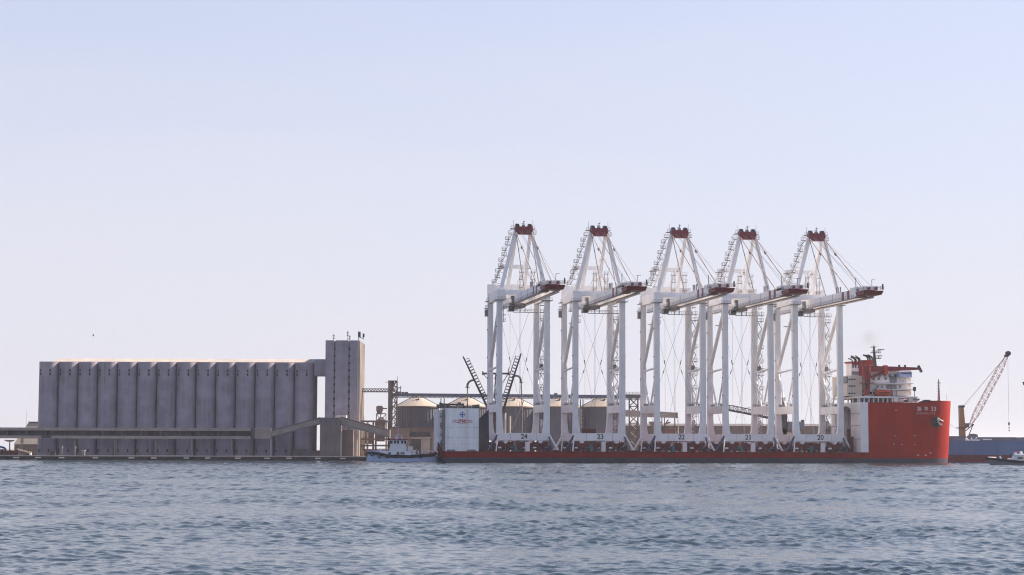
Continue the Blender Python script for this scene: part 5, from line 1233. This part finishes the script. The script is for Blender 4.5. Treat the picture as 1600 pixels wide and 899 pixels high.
cbn = pb.part('cabin', MB().prism([(px2(1575),pz2(721)),(px2(1625),pz2(721)),(px2(1625),pz2(712)),(px2(1586),pz2(712)),(px2(1582),pz2(716)),(px2(1576),pz2(717))], PY-1.9, PY+1.9, 'y'), M['boatwhite'])
for a, b in ((1588,1595.5),(1597.5,1606)): pb.part('window', MB().box(px2(a), PY-1.96, pz2(717.6), px2(b), PY-1.85, pz2(714.2)), M['glass'], parent=cbn)
pb.part('roof', MB().box(px2(1584), PY-2.1, pz2(712), px2(1627), PY+2.1, pz2(711.2)), M['boatwhite'])
t = MB().lathe([(.1,pz2(709.2)),(.45,pz2(709.2)),(.45,pz2(707)),(.1,pz2(706.6))], px2(1587), PY, 10).lathe([(.1,pz2(709.2)),(.5,pz2(709.2)),(.5,pz2(706)),(.1,pz2(705.6))], px2(1595.5), PY, 10).box(px2(1583),PY-.5,pz2(711.2),px2(1600),PY+.5,pz2(709.2))
pb.part('radome', t, M['boatwhite'])
pb.part('light_bar', MB().box(px2(1589),PY-.4,pz2(706.6),px2(1592.5),PY+.4,pz2(704.4)), M['orange'])
pb.part('mast', MB().tube((px2(1580),PY,pz2(717)),(px2(1580),PY,pz2(709)),.12,5).box(px2(1578.5),PY-.6,pz2(711),px2(1582),PY+.6,pz2(709.5)), M['dark'])
pb.part('bow_tarp', MB().loft([[(px2(1543),PY-.9,pz2(715.5)),(px2(1556),PY-1.6,pz2(716.2)),(px2(1556),PY+1.6,pz2(716.2)),(px2(1543),PY+.9,pz2(715.5))],[(px2(1545),PY-.5,pz2(714)),(px2(1555),PY-.9,pz2(714.2)),(px2(1555),PY+.9,pz2(714.2)),(px2(1545),PY+.5,pz2(714))]]), M['cream'])
p2 = Thing('person', 'person in white helmet crouching on the foredeck of the pilot boat', 'person', (px2(1562.5), PY-.5, pz2(717.5)))
xx, zz = px2(1562.5), pz2(717.6)
t = MB().loft([[(xx+.26*s*math.cos(a)+dx, PY-.5+.2*s*math.sin(a), zz+h) for a in [2*math.pi*i/10 for i in range(10)]] for h, s, dx in ((0,1.1,.15),(.25,1.2,.15),(.5,1.0,.05),(.75,1.0,-.05),(.86,.5,-.1),(.92,.45,-.12))])
for s_ in (-1,1): t.tube((xx-.05,PY-.5+s_*.2,zz+.7),(xx-.3,PY-.5+s_*.18,zz+.45),.06,6).tube((xx-.3,PY-.5+s_*.18,zz+.45),(xx-.48,PY-.5+s_*.1,zz+.6),.045,6); t.tube((xx+.1,PY-.5+s_*.14,zz+.15),(xx-.3,PY-.5+s_*.14,zz+.4),.09,6).tube((xx-.3,PY-.5+s_*.14,zz+.4),(xx-.32,PY-.5+s_*.14,zz),.07,6)
p2.part('body', t, M['boat'])
p2.part('helmet', MB().lathe([(.14,zz+.9),(.16,zz+1.02),(.13,zz+1.12),(.03,zz+1.17)], xx-.13, PY-.5, 10), M['boatwhite'])

# ------------------------------------------------------------------ blue bulk carrier behind the bow
BYC = 800.0
def qx(px): return lx(px, BYC, 700)
def qz(py, px=1540): return lz(py, BYC, px)
c0, c1 = qx(1405), qx(1850)
car = Thing('bulk_carrier', 'blue bulk carrier with dark red waterline moored behind the red bow', 'ship', ((c0+c1)/2, BYC+14, 0))
zt, zm_ = qz(689), qz(711)
def carp(z): return [(c0, BYC+10, z), (c0+9, BYC+3, z), (c0+20, BYC, z), (c1-10, BYC, z), (c1, BYC+6, z), (c1, BYC+22, z), (c1-10, BYC+28, z), (c0+20, BYC+28, z), (c0+9, BYC+25, z), (c0, BYC+18, z)]
car.part('lower_hull', MB().loft([carp(-3), carp(zm_)]), M['carrierred'])
car.part('upper_hull', MB().loft([[(x, y + (.03 if y < BYC+14 else -.03), z) for x, y, z in carp(zm_)], [(x, y + (.03 if y < BYC+14 else -.03), z) for x, y, z in carp(zt)]]), M['carrierblue'])
for a, b in ((1470,1511),(1533,1590),(1606,1660),(1675,1730)):
    hc_ = car.part('hatch_coaming', MB().box(qx(a), BYC+3, zt+.01, qx(b), BYC+25, qz(685.2)), M['hatch'])
    car.part('hatch_cover', MB().box(qx(a)-.4, BYC+2.6, qz(685.2), qx(b)+.4, BYC+25.4, qz(681.8 if a < 1500 else 683.2)), M['bluegrey'], parent=hc_)
car.part('deck_rail', MB().rail([(c0+20,BYC+.4,zt),(qx(1640),BYC+.4,zt)],1.1,2.5,.05), M['rail'])
t = MB().box(qx(1518),BYC+3,qz(684),qx(1531),BYC+8,qz(681)).prism([(qx(1521),qz(681)),(qx(1531),qz(681)),(qx(1532),qz(679.5)),(qx(1527),qz(678)),(qx(1521),qz(678))], BYC+3.5, BYC+7, 'y')
car.part('deck_house', t, M['hatch'])
t = MB(); random.seed(9)
for k in range(10):
    px = 1511 + k*2.3; u = qx(px); t.tube((u,BYC+2,zt),(u+random.uniform(-1,1),BYC+2,qz(random.uniform(683,687))),.16,4)
t.beam((qx(1519),BYC+2,qz(687)),(qx(1530),BYC+2,qz(692)),.4,.3).box(qx(1516),BYC+2,qz(688.5),qx(1531),BYC+4,qz(687))
car.part('deck_gear', t, M['boatwhite'])
car.part('deck_pipe', MB().tube((qx(1538),BYC+2.2,qz(687)),(qx(1552),BYC+2.2,qz(687)),.25,5), M['boatwhite'])
car.part('hull_mark', MB().prism([(qx(1518),qz(704)),(qx(1520),qz(700.5)),(qx(1522),qz(704))], BYC-.05, BYC+.02, 'y'), M['hatch'])
dcr = Thing('deck_crane', 'tan deck crane with raised lattice jib and dark round head on the blue carrier', 'crane', (qx(1503), BYC+8, zt))
PYc = BYC+8
def rx(px, py=650): return lx(px, PYc, py)
def rz(py, px=1530): return lz(py, PYc, px)
dcr.part('pedestal', MB().loft([[(rx(a),PYc-1.2,rz(y)),(rx(b),PYc-1.2,rz(y)),(rx(b),PYc+1.2,rz(y)),(rx(a),PYc+1.2,rz(y))] for a, b, y in ((1498.5,1507.5,690),(1499,1507,665),(1499.5,1505,636))]), M['tan'])
dcr.part('pedestal_head', MB().box(rx(1498.5), PYc-1.4, rz(637), rx(1506.5), PYc+1.4, rz(633.8)), M['dark'])
dcr.part('ladder', MB().tube((rx(1497.6),PYc-1,rz(690)),(rx(1497.6),PYc-1,rz(634)),.1,4).tube((rx(1497),PYc-1,rz(680)),(rx(1497),PYc-1,rz(634)),.07,4), M['rail'])
dcr.part('slewing_platform', MB().box(rx(1495), PYc-2, rz(669.6), rx(1509), PYc+2, rz(668.4)), M['rust'])
dcr.part('cab', MB().box(rx(1507.2), PYc-1.6, rz(668.3), rx(1512.8), PYc+1.2, rz(661.6)), M['hatch'])
dcr.part('cab_window', MB().box(rx(1509.5), PYc-1.66, rz(666), rx(1512.9), PYc+1.0, rz(663)), M['glass'])
J0, J1 = Vector((rx(1516,664),PYc,rz(664))), Vector((rx(1573.5,556),PYc,rz(556)))
dcr.part('jib', lattice(J0, J1, 2.3, 22, .12, .075), M['jib'])
dcr.part('jib_foot', MB().beam((rx(1507.5),PYc,rz(674)),(rx(1520),PYc,rz(664)),.35,.5).beam((rx(1520),PYc,rz(664)),(rx(1513),PYc,rz(681)),.3,.4).box(rx(1518.8),PYc-.6,rz(665),rx(1521.2),PYc+.6,rz(663)), M['rust'])
dcr.part('jib_head', MB().tube((rx(1575,552),PYc-.9,rz(552.5)),(rx(1575,552),PYc+.9,rz(552.5)),1.05,16).box(rx(1571),PYc-.7,rz(557.5),rx(1577.5),PYc+.7,rz(555)), M['dark'])
dcr.part('luffing_rope', MB().tube((rx(1504.5,635),PYc-.4,rz(634.5)),(rx(1572,556),PYc-.4,rz(556)),.06,3).tube((rx(1505.5,637),PYc+.4,rz(637)),(rx(1570,559),PYc+.4,rz(559)),.05,3), M['rope'])
dcr.part('hoist_rope', MB().tube((rx(1574.6,556),PYc,rz(553)),(rx(1576.3,660),PYc,rz(660)),.06,3), M['rope'])
dcr.part('hook_block', MB().box(rx(1575.3),PYc-.3,rz(664.5),rx(1577.2),PYc+.3,rz(660)).tube((rx(1576.3),PYc,rz(664.5)),(rx(1576.3),PYc,rz(672.5)),.09,4).box(rx(1575.5),PYc-.2,rz(669.5),rx(1577.1),PYc+.2,rz(668)).box(rx(1575.6),PYc-.2,rz(674),rx(1577),PYc+.2,rz(671.6)), M['dark'])
dc2 = Thing('deck_crane', 'deck crane whose dark jib tip just shows at the right edge', 'crane', (qx(1700), BYC+8, zt))
dc2.part('pedestal', MB().beam((qx(1700),PYc,zt),(qx(1700),PYc,qz(640)),2.2,2.2,1.6,1.6), M['tan'])
dc2.part('jib', lattice((qx(1694),PYc,qz(668)),(lx(1603,PYc,600),PYc,rz(600)), 2.0, 18, .12, .08), M['jib'])
dc2.part('jib_head', MB().beam((lx(1598.6,PYc,600),PYc,rz(599.5)),(lx(1606,PYc,598),PYc,rz(597.5)),1.4,1.2), M['dark'])
# mooring line from the bow
ln = Thing('mooring_line', 'thin mooring line from the red bow to the blue carrier', 'rope', (qx(1490), BYC-2, 15))
ln.part('rope', MB().path([(qx(1484),BYC-2,qz(664)),(qx(1492),BYC-2,qz(669)),(qx(1499),BYC,qz(672))],.06,4), M['rope'])

# ------------------------------------------------------------------ bird
b_ = at(146, 524.5, 430)
bird = Thing('bird', 'tiny seabird flying in the sky above the left end of the silo', 'bird', b_)
t = MB(); X, Y, Z = b_
t.loft([[(X+.5*(f-.5), Y+.09*w*math.cos(a), Z+.08*w*math.sin(a)-.12*f) for a in [2*math.pi*i/8 for i in range(8)]] for f, w in ((0,.2),(.2,.9),(.5,1.1),(.8,.5),(1,.25))])
for s_ in (-1, 1):
    t.add([(X-.1,Y,Z),(X+.12,Y,Z-.02),(X+.02,Y+s_*.35,Z+.28),(X-.1,Y+s_*.33,Z+.3),(X+.12,Y+s_*.7,Z+.25),(X-.1,Y,Z+.02),(X+.12,Y,Z),(X+.02,Y+s_*.35,Z+.31),(X-.1,Y+s_*.33,Z+.33)], [(0,1,2,3),(2,4,3),(5,8,7,6),(7,8,4)])
bird.part('body', t, M['rail'])

# ------------------------------------------------------------------ haze
hm = bpy.data.materials.new('sea_haze'); hm.use_nodes = True
t_ = hm.node_tree; t_.nodes.clear()
mo = t_.nodes.new('ShaderNodeOutputMaterial'); pv = t_.nodes.new('ShaderNodeVolumePrincipled')
pv.inputs['Color'].default_value = (.93,.93,.97,1); pv.inputs['Density'].default_value = HAZE; pv.inputs['Anisotropy'].default_value = .35
t_.links.new(pv.outputs[0], mo.inputs['Volume'])
hz_ = structure('haze', MB().box(-15000, -15000, -4, 15000, 15000, 112), hm); hz_['kind'] = 'stuff'

sm = bpy.data.materials.new('funnel_smoke'); sm.use_nodes = True
t_ = sm.node_tree; t_.nodes.clear(); L_ = t_.links
mo = t_.nodes.new('ShaderNodeOutputMaterial'); pv = t_.nodes.new('ShaderNodeVolumePrincipled')
pv.inputs['Color'].default_value = (.42,.34,.30,1)
tc_ = t_.nodes.new('ShaderNodeTexCoord'); nz = t_.nodes.new('ShaderNodeTexNoise'); nz.inputs['Scale'].default_value = .16; nz.inputs['Detail'].default_value = 3
L_.new(tc_.outputs['Object'], nz.inputs['Vector'])
# density falls to nothing towards the sides of the plume (generated coordinates, 0..1 across the box)
mp = t_.nodes.new('ShaderNodeVectorMath'); mp.operation = 'DISTANCE'; mp.inputs[1].default_value = (.5,.5,.5); L_.new(tc_.outputs['Generated'], mp.inputs[0])
fr = t_.nodes.new('ShaderNodeMapRange'); fr.inputs[1].default_value = .5; fr.inputs[2].default_value = .1; fr.inputs[3].default_value = 0; fr.inputs[4].default_value = 1; L_.new(mp.outputs['Value'], fr.inputs[0])
nr_ = t_.nodes.new('ShaderNodeMapRange'); nr_.inputs[1].default_value = .48; nr_.inputs[2].default_value = .8; nr_.inputs[3].default_value = 0; nr_.inputs[4].default_value = .07; L_.new(nz.outputs[0], nr_.inputs[0])
mu = t_.nodes.new('ShaderNodeMath'); mu.operation = 'MULTIPLY'; L_.new(fr.outputs[0], mu.inputs[0]); L_.new(nr_.outputs[0], mu.inputs[1]); L_.new(mu.outputs[0], pv.inputs['Density'])
L_.new(pv.outputs[0], mo.inputs['Volume'])
ua_, za_2 = sh(1318, 556, V0+5); ub_, zb_2 = sh(1400, 495, V0+5)
so_ = MB().box(ua_, V0+1, za_2, ub_, V0+15, zb_2)
sk = bpy.data.objects.new('smoke', so_.mesh('smoke', sm, (0,0,0))); C.objects.link(sk); sk.location = SO; sk.rotation_euler.z = YAW; sk['kind'] = 'stuff'

# foam and wash along the waterline
rg = random.Random(21); fm = MB()
def foam_patch(mb, p, lu, lv):
    k = 9; vs = [(p[0]+lu*math.cos(2*math.pi*i/k)*rg.uniform(.6,1.1), p[1]+lv*math.sin(2*math.pi*i/k)*rg.uniform(.6,1.1), .16) for i in range(k)]
    mb.add(vs, [tuple(range(k))])
for k in range(110):
    f = rg.random(); u = 66 + 46*f**.8; v = (V0 if u < CB else hv(min(u, CB+BA*.97))) - rg.uniform(.2, 1.3)
    foam_patch(fm, (u, v), rg.uniform(.3, 1.3), rg.uniform(.1, .45))
for k in range(50):
    foam_patch(fm, (rg.uniform(ust, 60), V0 - rg.uniform(.15, .6)), rg.uniform(.2, .8), rg.uniform(.06, .2))
M['foam'] = mat('sea_foam', (.72,.74,.76), .8, .2, 1.5)
fo = bpy.data.objects.new('foam', fm.mesh('foam', M['foam'])); C.objects.link(fo); fo.location = SO; fo.rotation_euler.z = YAW; fo['kind'] = 'stuff'
